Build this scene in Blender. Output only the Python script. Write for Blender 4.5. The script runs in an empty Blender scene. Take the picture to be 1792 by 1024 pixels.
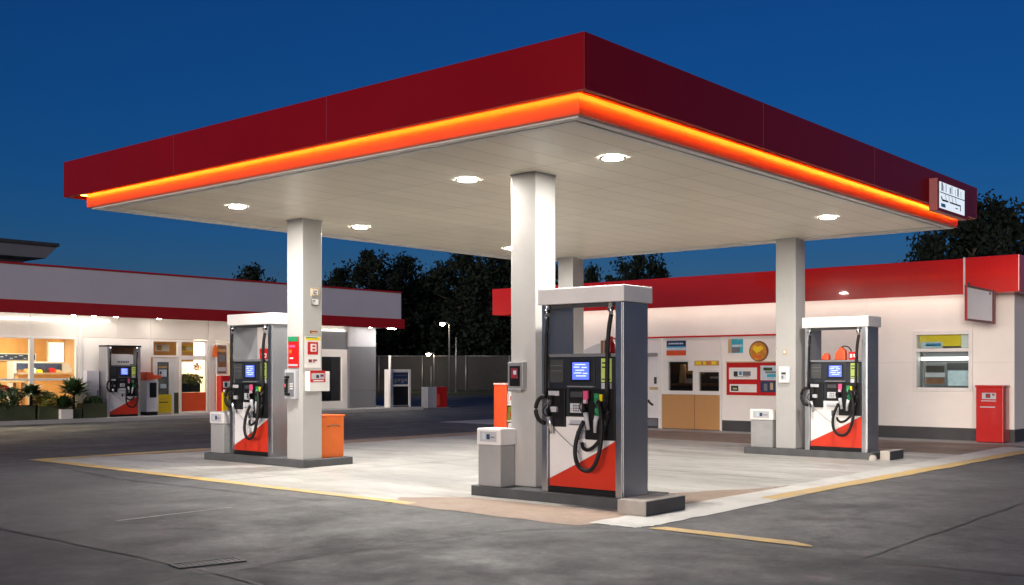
import bpy, bmesh, math, random
from mathutils import Vector, Matrix
R = math.radians
random.seed(7)
scene = bpy.context.scene
COL = scene.collection

# ---------------------------------------------------------------- materials
MATS = {}
def nd(nt, typ, **kw):
    n = nt.nodes.new(typ)
    for k, v in kw.items():
        if k in n.inputs.keys():
            n.inputs[k].default_value = v
        else:
            setattr(n, k, v)
    return n
def rgb(c): return (c[0], c[1], c[2], 1.0)

def mat(name, col, rough=0.5, metal=0.0, var=0.08, scale=3.0, bump=0.0, bscale=60.0, coat=0.0, spec=0.5, dirt=0.0, stretch=None):
    """Principled surface whose colour and gloss are broken up by noise in object space."""
    if name in MATS: return MATS[name]
    m = bpy.data.materials.new(name); m.use_nodes = True
    nt = m.node_tree; L = nt.links
    b = nt.nodes['Principled BSDF']
    tc = nd(nt, 'ShaderNodeTexCoord'); oi = nd(nt, 'ShaderNodeObjectInfo')
    add = nd(nt, 'ShaderNodeVectorMath', operation='ADD')
    mul = nd(nt, 'ShaderNodeVectorMath', operation='SCALE'); mul.inputs['Scale'].default_value = 37.0
    cmb = nd(nt, 'ShaderNodeCombineXYZ')
    for i in range(3): L.new(oi.outputs['Random'], cmb.inputs[i])
    L.new(cmb.outputs[0], mul.inputs[0])
    L.new(tc.outputs['Object'], add.inputs[0]); L.new(mul.outputs[0], add.inputs[1])
    vec = add.outputs[0]
    if stretch:
        mp = nd(nt, 'ShaderNodeMapping'); mp.inputs['Scale'].default_value = stretch
        L.new(vec, mp.inputs[0]); vec = mp.outputs[0]
    n1 = nd(nt, 'ShaderNodeTexNoise', Scale=scale, Detail=5.0, Roughness=0.6)
    L.new(vec, n1.inputs['Vector'])
    mr = nd(nt, 'ShaderNodeMapRange')
    mr.inputs['From Min'].default_value = 0.3; mr.inputs['From Max'].default_value = 0.7
    mr.inputs['To Min'].default_value = 1.0 - var; mr.inputs['To Max'].default_value = 1.0 + var
    L.new(n1.outputs['Fac'], mr.inputs['Value'])
    hsv = nd(nt, 'ShaderNodeHueSaturation'); hsv.inputs['Color'].default_value = rgb(col)
    L.new(mr.outputs[0], hsv.inputs['Value'])
    out = hsv.outputs[0]
    if dirt > 0:
        n2 = nd(nt, 'ShaderNodeTexNoise', Scale=scale * 0.45, Detail=8.0, Roughness=0.72)
        L.new(vec, n2.inputs['Vector'])
        r2 = nd(nt, 'ShaderNodeMapRange')
        r2.inputs['From Min'].default_value = 0.5; r2.inputs['From Max'].default_value = 0.72
        r2.inputs['To Min'].default_value = 0.0; r2.inputs['To Max'].default_value = dirt
        L.new(n2.outputs['Fac'], r2.inputs['Value'])
        mx = nd(nt, 'ShaderNodeMix', data_type='RGBA')
        mx.inputs[7].default_value = rgb((col[0] * .42 + .01, col[1] * .38 + .008, col[2] * .34 + .006))
        L.new(r2.outputs[0], mx.inputs[0]); L.new(out, mx.inputs[6]); out = mx.outputs[2]
    L.new(out, b.inputs['Base Color'])
    rr = nd(nt, 'ShaderNodeMapRange')
    rr.inputs['To Min'].default_value = max(0.03, rough - 0.07); rr.inputs['To Max'].default_value = min(1, rough + 0.07)
    L.new(n1.outputs['Fac'], rr.inputs['Value']); L.new(rr.outputs[0], b.inputs['Roughness'])
    b.inputs['Metallic'].default_value = metal
    b.inputs['Specular IOR Level'].default_value = spec
    b.inputs['Coat Weight'].default_value = coat
    if bump > 0:
        n3 = nd(nt, 'ShaderNodeTexNoise', Scale=bscale, Detail=3.0)
        L.new(vec, n3.inputs['Vector'])
        bp = nd(nt, 'ShaderNodeBump'); bp.inputs['Strength'].default_value = bump; bp.inputs['Distance'].default_value = 0.02
        L.new(n3.outputs['Fac'], bp.inputs['Height']); L.new(bp.outputs[0], b.inputs['Normal'])
    MATS[name] = m
    return m

def emit(name, col, strength):
    if name in MATS: return MATS[name]
    m = bpy.data.materials.new(name); m.use_nodes = True
    nt = m.node_tree; b = nt.nodes['Principled BSDF']
    b.inputs['Base Color'].default_value = rgb([c * .5 for c in col])
    b.inputs['Emission Color'].default_value = rgb(col); b.inputs['Emission Strength'].default_value = strength
    MATS[name] = m; return m

def glass(name, tint=(0.9, 0.95, 0.95), refl=0.6):
    if name in MATS: return MATS[name]
    m = bpy.data.materials.new(name); m.use_nodes = True
    nt = m.node_tree; nt.nodes.remove(nt.nodes['Principled BSDF']); L = nt.links
    out = nt.nodes['Material Output']
    tr = nd(nt, 'ShaderNodeBsdfTransparent'); tr.inputs[0].default_value = rgb(tint)
    gl = nd(nt, 'ShaderNodeBsdfGlossy'); gl.inputs['Roughness'].default_value = 0.03
    fr = nd(nt, 'ShaderNodeFresnel'); fr.inputs[0].default_value = 1.45
    mu = nd(nt, 'ShaderNodeMath', operation='MULTIPLY'); mu.inputs[1].default_value = refl
    L.new(fr.outputs[0], mu.inputs[0])
    mx = nd(nt, 'ShaderNodeMixShader'); L.new(mu.outputs[0], mx.inputs[0])
    L.new(tr.outputs[0], mx.inputs[1]); L.new(gl.outputs[0], mx.inputs[2]); L.new(mx.outputs[0], out.inputs[0])
    MATS[name] = m; return m

def ground_mat(name, c_lo, c_hi, stain, rough=0.75, streak=(1, 1, 1), stain_amt=0.6, grit=0.35, rvar=0.18, bump=0.35, scl=1.0):
    """Asphalt or concrete: broad cloudy tone, darker stains, fine grit and a grain bump."""
    if name in MATS: return MATS[name]
    m = bpy.data.materials.new(name); m.use_nodes = True
    nt = m.node_tree; L = nt.links; b = nt.nodes['Principled BSDF']
    tc = nd(nt, 'ShaderNodeTexCoord')
    mp = nd(nt, 'ShaderNodeMapping'); mp.inputs['Scale'].default_value = streak
    L.new(tc.outputs['Object'], mp.inputs[0])
    big = nd(nt, 'ShaderNodeTexNoise', Scale=0.38 * scl, Detail=9.0, Roughness=0.66, Distortion=0.15)
    L.new(mp.outputs[0], big.inputs['Vector'])
    ramp = nd(nt, 'ShaderNodeMapRange'); ramp.inputs['From Min'].default_value = .32; ramp.inputs['From Max'].default_value = .68
    L.new(big.outputs['Fac'], ramp.inputs['Value'])
    m1 = nd(nt, 'ShaderNodeMix', data_type='RGBA'); m1.inputs[6].default_value = rgb(c_lo); m1.inputs[7].default_value = rgb(c_hi)
    L.new(ramp.outputs[0], m1.inputs[0])
    st = nd(nt, 'ShaderNodeTexNoise', Scale=1.0 * scl, Detail=11.0, Roughness=0.74, Distortion=0.2)
    L.new(mp.outputs[0], st.inputs['Vector'])
    r2 = nd(nt, 'ShaderNodeMapRange'); r2.inputs['From Min'].default_value = .5; r2.inputs['From Max'].default_value = .72
    r2.inputs['To Max'].default_value = stain_amt
    L.new(st.outputs['Fac'], r2.inputs['Value'])
    m2 = nd(nt, 'ShaderNodeMix', data_type='RGBA'); m2.inputs[7].default_value = rgb(stain)
    L.new(r2.outputs[0], m2.inputs[0]); L.new(m1.outputs[2], m2.inputs[6])
    fine = nd(nt, 'ShaderNodeTexNoise', Scale=55.0, Detail=4.0, Roughness=0.75)
    L.new(tc.outputs['Object'], fine.inputs['Vector'])
    mid = nd(nt, 'ShaderNodeTexNoise', Scale=9.0, Detail=6.0, Roughness=0.8); L.new(tc.outputs['Object'], mid.inputs['Vector'])
    av = nd(nt, 'ShaderNodeMath', operation='ADD'); L.new(fine.outputs['Fac'], av.inputs[0]); L.new(mid.outputs['Fac'], av.inputs[1])
    hv = nd(nt, 'ShaderNodeMath', operation='MULTIPLY'); hv.inputs[1].default_value = .5; L.new(av.outputs[0], hv.inputs[0])
    r3 = nd(nt, 'ShaderNodeMapRange'); r3.inputs['From Min'].default_value = .3; r3.inputs['From Max'].default_value = .7
    r3.inputs['To Min'].default_value = 1 - grit; r3.inputs['To Max'].default_value = 1 + grit
    L.new(hv.outputs[0], r3.inputs['Value'])
    h = nd(nt, 'ShaderNodeHueSaturation'); L.new(m2.outputs[2], h.inputs['Color']); L.new(r3.outputs[0], h.inputs['Value'])
    L.new(h.outputs[0], b.inputs['Base Color'])
    rr = nd(nt, 'ShaderNodeMapRange'); rr.inputs['From Min'].default_value = .35; rr.inputs['From Max'].default_value = .65
    rr.inputs['To Min'].default_value = rough - rvar; rr.inputs['To Max'].default_value = min(1, rough + rvar)
    L.new(st.outputs['Fac'], rr.inputs['Value']); L.new(rr.outputs[0], b.inputs['Roughness'])
    bp = nd(nt, 'ShaderNodeBump'); bp.inputs['Strength'].default_value = bump; bp.inputs['Distance'].default_value = 0.012
    L.new(fine.outputs['Fac'], bp.inputs['Height']); L.new(bp.outputs[0], b.inputs['Normal'])
    MATS[name] = m; return m

def worn_paint(name, col, under, wear=0.5):
    if name in MATS: return MATS[name]
    m = bpy.data.materials.new(name); m.use_nodes = True
    nt = m.node_tree; L = nt.links; b = nt.nodes['Principled BSDF']
    tc = nd(nt, 'ShaderNodeTexCoord')
    n = nd(nt, 'ShaderNodeTexNoise', Scale=3.2, Detail=10.0, Roughness=0.75); L.new(tc.outputs['Object'], n.inputs['Vector'])
    r = nd(nt, 'ShaderNodeMapRange'); r.inputs['From Min'].default_value = .40; r.inputs['From Max'].default_value = .64
    r.inputs['To Max'].default_value = wear
    L.new(n.outputs['Fac'], r.inputs['Value'])
    x = nd(nt, 'ShaderNodeMix', data_type='RGBA'); x.inputs[6].default_value = rgb(col); x.inputs[7].default_value = rgb(under)
    L.new(r.outputs[0], x.inputs[0]); L.new(x.outputs[2], b.inputs['Base Color'])
    b.inputs['Roughness'].default_value = .7
    MATS[name] = m; return m

def soffit_mat():
    m = bpy.data.materials.new('soffit_panels'); m.use_nodes = True
    nt = m.node_tree; L = nt.links; b = nt.nodes['Principled BSDF']
    tc = nd(nt, 'ShaderNodeTexCoord')
    br = nd(nt, 'ShaderNodeTexBrick', offset=0.0, squash=1.0)
    br.inputs['Scale'].default_value = 1.0; br.inputs['Mortar Size'].default_value = 0.012; br.inputs['Mortar Smooth'].default_value = 0.4
    br.inputs['Brick Width'].default_value = 1.8; br.inputs['Row Height'].default_value = 0.45
    br.inputs['Color1'].default_value = (.86, .80, .665, 1); br.inputs['Color2'].default_value = (.81, .75, .62, 1)
    br.inputs['Mortar'].default_value = (.60, .55, .45, 1)
    L.new(tc.outputs['Object'], br.inputs['Vector'])
    n = nd(nt, 'ShaderNodeTexNoise', Scale=0.8, Detail=6.0, Roughness=.6); L.new(tc.outputs['Object'], n.inputs['Vector'])
    r = nd(nt, 'ShaderNodeMapRange'); r.inputs['To Min'].default_value = .86; r.inputs['To Max'].default_value = 1.08
    L.new(n.outputs['Fac'], r.inputs['Value'])
    h = nd(nt, 'ShaderNodeHueSaturation'); L.new(br.outputs['Color'], h.inputs['Color']); L.new(r.outputs[0], h.inputs['Value'])
    L.new(h.outputs[0], b.inputs['Base Color'])
    r2 = nd(nt, 'ShaderNodeMapRange'); r2.inputs['To Min'].default_value = .26; r2.inputs['To Max'].default_value = .48
    L.new(n.outputs['Fac'], r2.inputs['Value']); L.new(r2.outputs[0], b.inputs['Roughness'])
    bp = nd(nt, 'ShaderNodeBump'); bp.inputs['Strength'].default_value = .25; bp.inputs['Distance'].default_value = .01; bp.invert = True
    L.new(br.outputs['Fac'], bp.inputs['Height'])
    n2 = nd(nt, 'ShaderNodeTexNoise', Scale=1.6, Detail=1.0); L.new(tc.outputs['Object'], n2.inputs['Vector'])
    bp2 = nd(nt, 'ShaderNodeBump'); bp2.inputs['Strength'].default_value = .2; bp2.inputs['Distance'].default_value = .05
    L.new(n2.outputs['Fac'], bp2.inputs['Height']); L.new(bp.outputs[0], bp2.inputs['Normal']); L.new(bp2.outputs[0], b.inputs['Normal'])
    return m

WHITE = mat('white_paint', (.76, .75, .72), .45, var=.05, dirt=.12)
CREAM = mat('cream_panel', (.70, .66, .60), .5, var=.05, scale=1.2, dirt=.10)
COLM = mat('column_paint', (.42, .415, .405), .38, var=.05, scale=1.0, dirt=.18)
WALLW = mat('store_wall_paint', (.82, .79, .74), .55, var=.04, scale=.8, dirt=.06)
GREYP = mat('grey_panel', (.16, .165, .18), .5, var=.06, scale=1.5)
LGREY = mat('light_grey_panel', (.46, .47, .5), .45, var=.05)
DGREY = mat('dark_grey_paint', (.045, .047, .05), .55, var=.15)
BLACK = mat('black_plastic', (.010, .010, .011), .42, var=.2, spec=.3)
RUBBER = mat('black_rubber', (.010, .010, .010), .55, var=.2, spec=.25)
CHARC = mat('charcoal_console', (.022, .026, .033), .35, var=.15)
STEEL = mat('brushed_steel', (.33, .335, .35), .36, metal=1.0, var=.10, scale=2.0, stretch=(14, 14, .6))
DSTEEL = mat('dark_steel_sheet', (.40, .41, .43), .36, metal=.75, var=.08, scale=2.0, stretch=(1, 1, .4))
SILVER = mat('satin_aluminium', (.62, .63, .65), .3, metal=1.0, var=.06)
RED = mat('red_gloss', (.50, .012, .010), .3, coat=.4, var=.06)
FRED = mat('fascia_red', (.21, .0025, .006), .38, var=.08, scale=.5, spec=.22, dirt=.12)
SRED = mat('store_fascia_red', (.66, .014, .012), .24, coat=.6, var=.05, scale=.6)
TRED = mat('store_trim_red', (.40, .01, .012), .4, var=.06)
PRED = mat('pump_red', (.54, .028, .008), .4, var=.06, dirt=.15)
PWHITE = mat('pump_white', (.74, .73, .72), .38, var=.04, dirt=.12)
ORANGE = mat('orange_paint', (.72, .145, .02), .45, var=.07, dirt=.2)
ORRED = mat('orange_red_paint', (.66, .08, .02), .45, var=.06)
LILAC = mat('lilac_fascia', (.55, .54, .60), .5, var=.04, scale=.5)
YELLOW = mat('yellow_paint', (.85, .62, .01), .45, var=.05)
GREEN = mat('nozzle_green', (.02, .22, .09), .4)
PINK = mat('pink_sticker', (.65, .08, .2), .5)
LIME = mat('lime_label', (.42, .50, .16), .5, var=.2, scale=9)
WOOD = mat('warm_wood', (.62, .34, .12), .5, var=.16, scale=1.4, stretch=(1, 1, .25))
OCHRE = mat('ochre_panel', (.50, .27, .10), .55, var=.05, scale=1.0)
TAN = mat('tan_paint', (.5, .36, .2), .6)
BIN = mat('bin_grey', (.33, .33, .33), .5, var=.08, dirt=.25)
KERB = mat('dark_kerb', (.075, .078, .082), .7, var=.2, dirt=.4, bump=.2)
CONC = mat('bare_concrete', (.40, .37, .33), .8, var=.14, dirt=.4, bump=.3)
BARK = mat('bark', (.05, .04, .03), .9, var=.3)
LEAF = mat('tree_leaf', (.03, .04, .025), .6, var=.5, scale=.6)
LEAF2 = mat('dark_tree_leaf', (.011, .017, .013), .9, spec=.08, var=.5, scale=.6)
PLEAF = mat('palm_leaf', (.035, .075, .02), .45, var=.4, scale=5)
PLEAF2 = mat('yellow_green_leaf', (.24, .26, .04), .5, var=.4, scale=6)
PLANT_BOX = mat('olive_planter', (.055, .07, .03), .6, var=.2, dirt=.3)
NAVY = mat('navy_board', (.02, .04, .11), .4, var=.4, scale=6)
BLUE = mat('blue_print', (.05, .28, .5), .45, var=.25, scale=6)
TEAL = mat('teal_print', (.04, .4, .52), .45, var=.3, scale=4)
PALEB = mat('pale_blue_print', (.5, .62, .68), .45, var=.15, scale=10)
GOLD = mat('amber_disc', (.62, .25, .03), .3, var=.4, scale=5, coat=.4)
BROWN = mat('brown_goods', (.2, .09, .04), .6, var=.4, scale=7)
DARKW = mat('dark_interior', (.03, .027, .025), .6, var=.3)
FENCE = mat('fence_panel', (.035, .034, .034), .8, var=.2)
GALV = mat('galvanised', (.38, .38, .38), .45, metal=.6)
GRASS = mat('grass', (.05, .065, .02), .9, var=.5, scale=2)
INK = mat('dark_ink', (.03, .03, .035), .6)
MAROON = mat('maroon_ink', (.2, .02, .04), .6)
FLOORT = mat('shop_floor', (.5, .42, .33), .3, var=.1)
GLASS = glass('window_glass')
GLASSD = glass('smoked_glass', (.55, .55, .55), .9)
SCREEN = emit('screen_blue', (.10, .16, .95), .9)
SCREENT = emit('screen_text', (.55, .62, 1.0), 1.0)
SCREENC = emit('screen_cyan', (.06, .42, .95), .9)
LEDGREEN = emit('price_glow', (.45, .55, .12), .30)
DOME = emit('lamp_lens', (1.0, .95, .87), 1080.0)
SPOTL = emit('eave_lens', (1.0, .94, .86), 60.0)
WASH = emit('wash_tube', (1.0, .94, .86), 4.0)
WASH_ADDED = emit('added_wash_tube', (1.0, .94, .86), 13.0)
TUBE = emit('tube_light', (1.0, .95, .88), 2.2)
STRIP = emit('orange_strip', (1.0, .31, .022), 74.0)
LOGO = emit('logo_face', (.80, .90, 1.0), .55)
BULB = emit('street_bulb', (1.0, .82, .5), 60.0)

ASPH = ground_mat('asphalt', (.058, .058, .060), (.108, .106, .107), (.036, .036, .038), .72, stain_amt=.5, grit=.55)
ASPH_SHADE = ground_mat('asphalt_shade_tone', (.044, .044, .047), (.074, .073, .076), (.03, .03, .032), .72, stain_amt=.4)  # darker copy of the asphalt, for ground that gets less light
PADM = ground_mat('pad_concrete', (.28, .27, .25), (.47, .462, .44), (.18, .167, .145), .5, streak=(1.5, .5, 1), stain_amt=.8, grit=.12, bump=.15)
SANDM = ground_mat('sand_concrete', (.20, .145, .11), (.32, .235, .18), (.13, .095, .07), .7, stain_amt=.5, grit=.15, bump=.2)
STRIPM = ground_mat('light_strip', (.44, .43, .41), (.58, .57, .54), (.28, .27, .25), .6, stain_amt=.5, grit=.12, bump=.2)
PAVE = ground_mat('pavement_concrete', (.36, .35, .34), (.48, .47, .45), (.25, .24, .23), .65, stain_amt=.4, grit=.15, bump=.2)
YLINE = worn_paint('worn_yellow', (.60, .38, .09), (.36, .31, .24), .9)
WLINE = worn_paint('worn_white', (.3, .29, .27), (.12, .115, .11), .9)
SEAM = mat('seam_tar', (.022, .022, .023), .6, var=.3)

# ---------------------------------------------------------------- mesh helper
class MB:
    def __init__(self):
        self.v = []; self.f = []; self.m = []; self.s = []; self.mats = []
    def mi(self, m):
        if m not in self.mats: self.mats.append(m)
        return self.mats.index(m)
    def face(self, idx, m, smooth=False):
        self.f.append(idx); self.m.append(self.mi(m)); self.s.append(smooth)
    def box(self, x0, x1, y0, y1, z0, z1, m):
        x0, x1 = sorted((x0, x1)); y0, y1 = sorted((y0, y1)); z0, z1 = sorted((z0, z1))
        b = len(self.v)
        self.v += [(x, y, z) for z in (z0, z1) for y in (y0, y1) for x in (x0, x1)]
        for q in ((0, 2, 3, 1), (4, 5, 7, 6), (0, 1, 5, 4), (2, 6, 7, 3), (0, 4, 6, 2), (1, 3, 7, 5)):
            self.face([b + i for i in q], m)
        return self
    def poly(self, pts, m):
        b = len(self.v); self.v += [tuple(p) for p in pts]; self.face(list(range(b, b + len(pts))), m); return self
    def prism(self, pts, axis, a0, a1, m):
        """2-D outline (anticlockwise) swept along axis 0/1/2 from a0 to a1"""
        def mk(p, a):
            return ((a, p[0], p[1]), (p[0], a, p[1]), (p[0], p[1], a))[axis]
        n = len(pts); b = len(self.v)
        self.v += [mk(p, a0) for p in pts] + [mk(p, a1) for p in pts]
        self.face(list(range(b, b + n)), m); self.face(list(range(b + 2 * n - 1, b + n - 1, -1)), m)
        for i in range(n):
            j = (i + 1) % n; self.face([b + i, b + n + i, b + n + j, b + j], m)
        return self
    def tube(self, pts, r, m, n=8, r2=None):
        pts = [Vector(p) for p in pts]; k = len(pts); b = len(self.v)
        for i, p in enumerate(pts):
            t = (pts[min(i + 1, k - 1)] - pts[max(i - 1, 0)]).normalized()
            a = t.cross(Vector((0, 0, 1)))
            if a.length < .05: a = t.cross(Vector((0, 1, 0)))
            a.normalize(); c = t.cross(a)
            rr = r if r2 is None else r + (r2 - r) * i / max(1, k - 1)
            for j in range(n):
                w = 2 * math.pi * j / n
                self.v.append(tuple(p + a * (rr * math.cos(w)) + c * (rr * math.sin(w))))
        for i in range(k - 1):
            for j in range(n):
                j2 = (j + 1) % n
                self.face([b + i * n + j, b + i * n + j2, b + (i + 1) * n + j2, b + (i + 1) * n + j], m, True)
        self.face([b + j for j in range(n)][::-1], m); self.face([b + (k - 1) * n + j for j in range(n)], m)
        return self
    def lathe(self, prof, c, m, n=20):
        b = len(self.v)
        for (r, z) in prof:
            for j in range(n):
                w = 2 * math.pi * j / n; self.v.append((c[0] + r * math.cos(w), c[1] + r * math.sin(w), c[2] + z))
        for i in range(len(prof) - 1):
            for j in range(n):
                j2 = (j + 1) % n
                self.face([b + i * n + j, b + i * n + j2, b + (i + 1) * n + j2, b + (i + 1) * n + j], m, True)
        return self
    def build(self, name, parent=None, bevel=0.0, local=False, props=None):
        me = bpy.data.meshes.new(name)
        if parent is not None:
            off = Vector((0, 0, 0)) if local else world_loc(parent)
        else:
            xs = [p[0] for p in self.v]; ys = [p[1] for p in self.v]; zs = [p[2] for p in self.v]
            off = Vector(((min(xs) + max(xs)) / 2, (min(ys) + max(ys)) / 2, min(zs)))
        me.from_pydata([tuple(Vector(p) - off) for p in self.v], [], self.f)
        for mm in self.mats: me.materials.append(mm)
        me.polygons.foreach_set('material_index', self.m); me.polygons.foreach_set('use_smooth', self.s)
        me.update()
        if bevel > 0:
            bm = bmesh.new(); bm.from_mesh(me)
            es = [e for e in bm.edges if len(e.link_faces) == 2 and e.calc_face_angle(0) > .6 and not (e.link_faces[0].smooth and e.link_faces[1].smooth)]
            bmesh.ops.bevel(bm, geom=es, offset=bevel, segments=2, profile=.6, affect='EDGES', clamp_overlap=True)
            bm.to_mesh(me); bm.free()
        o = bpy.data.objects.new(name, me); COL.objects.link(o)
        if parent is not None: o.parent = parent
        else: o.location = off
        if props: tag(o, **props)
        return o

LOCS = {}
def world_loc(o):
    p = Vector((0, 0, 0))
    while o is not None:
        p += Vector(o.location); o = o.parent
    return p
def tag(o, label=None, category=None, group=None, kind=None):
    if label: o['label'] = label
    if category: o['category'] = category
    if group: o['group'] = group
    if kind: o['kind'] = kind
    return o
def thing(name, label, cat, loc=(0, 0, 0), rz=0.0, group=None):
    o = bpy.data.objects.new(name, None); COL.objects.link(o); o.empty_display_size = .2
    o.location = loc; o.rotation_euler = (0, 0, rz)
    return tag(o, label, cat, group)
def kids(o): return [c for c in bpy.data.objects if c.parent == o]
def copy_tree(o, parent=None):
    c = o.copy(); COL.objects.link(c)
    if parent is not None: c.parent = parent
    for ch in kids(o): copy_tree(ch, c)
    return c
def struct(mb, name, **kw):
    o = mb.build(name, **kw); o['kind'] = 'structure'; return o
FACE_U = R(-90)      # local x = -v, local y = +u : a thing that looks towards -u
def uvbox(mb, u0, u1, v0, v1, z0, z1, m): return mb.box(u0, u1, v0, v1, z0, z1, m)

# ---------------------------------------------------------------- ground, pad, roads
def sheet(name, pts, z, m, **kw):
    mb = MB(); area = sum(pts[i][0] * pts[(i + 1) % len(pts)][1] - pts[(i + 1) % len(pts)][0] * pts[i][1] for i in range(len(pts)))
    if area < 0: pts = pts[::-1]
    mb.poly([(p[0], p[1], z) for p in pts], m)
    return struct(mb, name, **kw)
def rect(u0, u1, v0, v1): return [(u0, v0), (u1, v0), (u1, v1), (u0, v1)]
def wobble(pts, n=10, amp=.05):
    out = []
    for i, p in enumerate(pts):
        q = pts[(i + 1) % len(pts)]
        for k in range(n):
            t = k / n; a = amp if 0 < k else 0
            out.append((p[0] + (q[0] - p[0]) * t + random.uniform(-a, a), p[1] + (q[1] - p[1]) * t + random.uniform(-a, a)))
    return out

sheet('ground', rect(-400, 900, -400, 900), 0, ASPH)
sheet('road', [(-30, 19.6), (200, 19.6), (200, 31.9), (-30, 31.9)], .003, ASPH_SHADE)  # less lit road, its shade put into the darker asphalt colour
sheet('asphalt_shade_area', wobble([(-12, -8), (4.95, -8), (4.95, 26), (-12, 19)], 14, .04), .003, ASPH_SHADE)  # dimmer ground near the camera, shade painted as darker asphalt
sheet('asphalt_shade_area', wobble([(5.0, -6), (9.15, -6), (9.15, 6.0), (8.2, 7.0), (6.4, 7.32), (5.0, 7.32)], 10, .03), .003, ASPH_SHADE)  # second dim area, again shade painted as darker asphalt
sheet('concrete_pad', rect(9.35, 23.9, 6.35, 19.2), .003, PADM)
sheet('sand_strip', wobble([(9.0, 6.75), (10.2, 6.6), (10.14, 7.1), (10.14, 9.3), (9.6, 10.0), (9.05, 9.6)], 8, .04), .005, SANDM)
sheet('light_strip', wobble([(9.25, 6.22), (9.6, 6.14), (12.4, 6.2), (24.2, 6.45), (24.2, 6.95), (11.0, 6.85), (9.25, 6.80)], 12, .025), .006, STRIPM)
sheet('sand_strip', wobble([(10.95, 6.8), (14.2, 6.82), (13.4, 7.05), (12.0, 7.75), (11.4, 7.6)], 8, .05), .005, SANDM)
sheet('sand_strip', wobble([(21.4, 6.74), (24.9, 6.74), (24.9, 19.3), (22.3, 19.3), (21.8, 13)], 10, .06), .005, SANDM)
sheet('sand_strip', wobble([(16.2, 18.4), (22.2, 18.4), (22.2, 19.3), (10.5, 19.3), (10.5, 18.95)], 10, .05), .0045, SANDM)
sheet('apron', rect(24.6, 40, 3.0, 24), .004, PAVE)
sheet('yellow_line', wobble([(9.12, 9.4), (9.30, 9.4), (9.55, 19.3), (9.28, 19.35)], 14, .012), .007, YLINE)
sheet('yellow_line', wobble([(9.3, 19.05), (9.45, 19.4), (13.0, 19.35), (13.0, 19.15)], 8, .012), .008, YLINE)
sheet('yellow_line', wobble([(9.27, 4.3), (9.36, 4.36), (9.48, 4.6), (9.50, 6.0), (9.30, 6.1)], 8, .01), .008, YLINE)
sheet('yellow_line', wobble([(12.4, 6.24), (16, 6.18), (20, 6.12), (20, 6.40), (16, 6.46), (12.5, 6.50)], 10, .02), .008, YLINE)
sheet('yellow_line', wobble([(20.0, 6.12), (24, 6.02), (30, 5.9), (30, 6.25), (24, 6.36), (20.0, 6.40)], 14, .015), .008, YLINE)
sheet('white_line', wobble([(6.1, 10.70), (7.6, 10.76), (7.6, 10.80), (6.1, 10.77)], 8, .01), .005, WLINE)
def seam(pts, w, z=.006):
    mb = MB(); P = []
    for i in range(len(pts) - 1):
        a, b = Vector(pts[i]), Vector(pts[i + 1]); n = max(2, int((b - a).length / .35))
        for k in range(n): P.append(a.lerp(b, k / n) + Vector((random.uniform(-.02, .02), random.uniform(-.02, .02))))
    P.append(Vector(pts[-1]))
    for i in range(len(P) - 1):
        d = (P[i + 1] - P[i]).normalized(); nrm = Vector((-d.y, d.x)) * (w * random.uniform(.5, 1.1) / 2)
        mb.poly([(P[i].x - nrm.x, P[i].y - nrm.y, z), (P[i + 1].x - nrm.x, P[i + 1].y - nrm.y, z),
                 (P[i + 1].x + nrm.x, P[i + 1].y + nrm.y, z), (P[i].x + nrm.x, P[i].y + nrm.y, z)], SEAM)
    struct(mb, 'asphalt_seam')
seam([(5.0, 24), (5.05, 11), (5.03, 7.4), (4.7, 3.0)], .035)
seam([(2.6, 7.5), (4.4, 7.41), (6.4, 7.38), (8.2, 7.1), (9.05, 6.5)], .03)
seam([(9.2, 6.0), (8.95, 3.6), (9.05, 2.3), (9.0, -2)], .035)
seam([(9.0, 3.72), (11.5, 3.76), (14.1, 3.81), (24, 3.9)], .03)
seam([(9.0, 18.0), (8.5, 15.0), (8.6, 12.2), (8.68, 10.5), (9.3, 10.1)], .03)
seam([(9.36, 13.5), (14, 13.4), (23, 13.6)], .022, .0055)
seam([(14.9, 7.0), (14.95, 13), (14.9, 19)], .022, .0055)
seam([(6.3, 7.35), (6.1, 2), (6.2, -3)], .03)

# storm drain set in the asphalt
t = thing('drain_grate', 'dark iron drain grate sunk in the asphalt near the lower left', 'drain grate', (5.25, 7.78, 0), R(-12))
g = MB()
g.box(-.29, .29, -.12, -.09, .002, .014, DGREY).box(-.29, .29, .09, .12, .002, .014, DGREY)
g.box(-.29, -.26, -.089, .089, .002, .014, DGREY).box(.26, .29, -.089, .089, .002, .014, DGREY)
g.build('frame', t, local=True)
g = MB()
for k in range(10): g.box(-.25 + k * .052, -.228 + k * .052, -.088, .088, .002, .012, KERB)
g.build('bars', t, local=True)
g = MB(); g.poly([(-.26, -.09, .0085), (.26, -.09, .0085), (.26, .09, .0085), (-.26, .09, .0085)], BLACK); g.build('pit', t, local=True)

# kerbed pavement in front of the left store
mb = MB(); mb.box(4, 32.2, 32.2, 40, -.02, .12, PAVE); struct(mb, 'pavement', bevel=.02)
# grass verge in front of the far fence
def vp(l, d): return (l * .6475 + d * .762, -l * .762 + d * .6475)
mb = MB()
mb.poly([(*vp(-40, 72), .02), (*vp(30, 74), .02), (*vp(30, 130), .25), (*vp(-40, 130), .25)], GRASS)
struct(mb, 'grass_verge')

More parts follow.
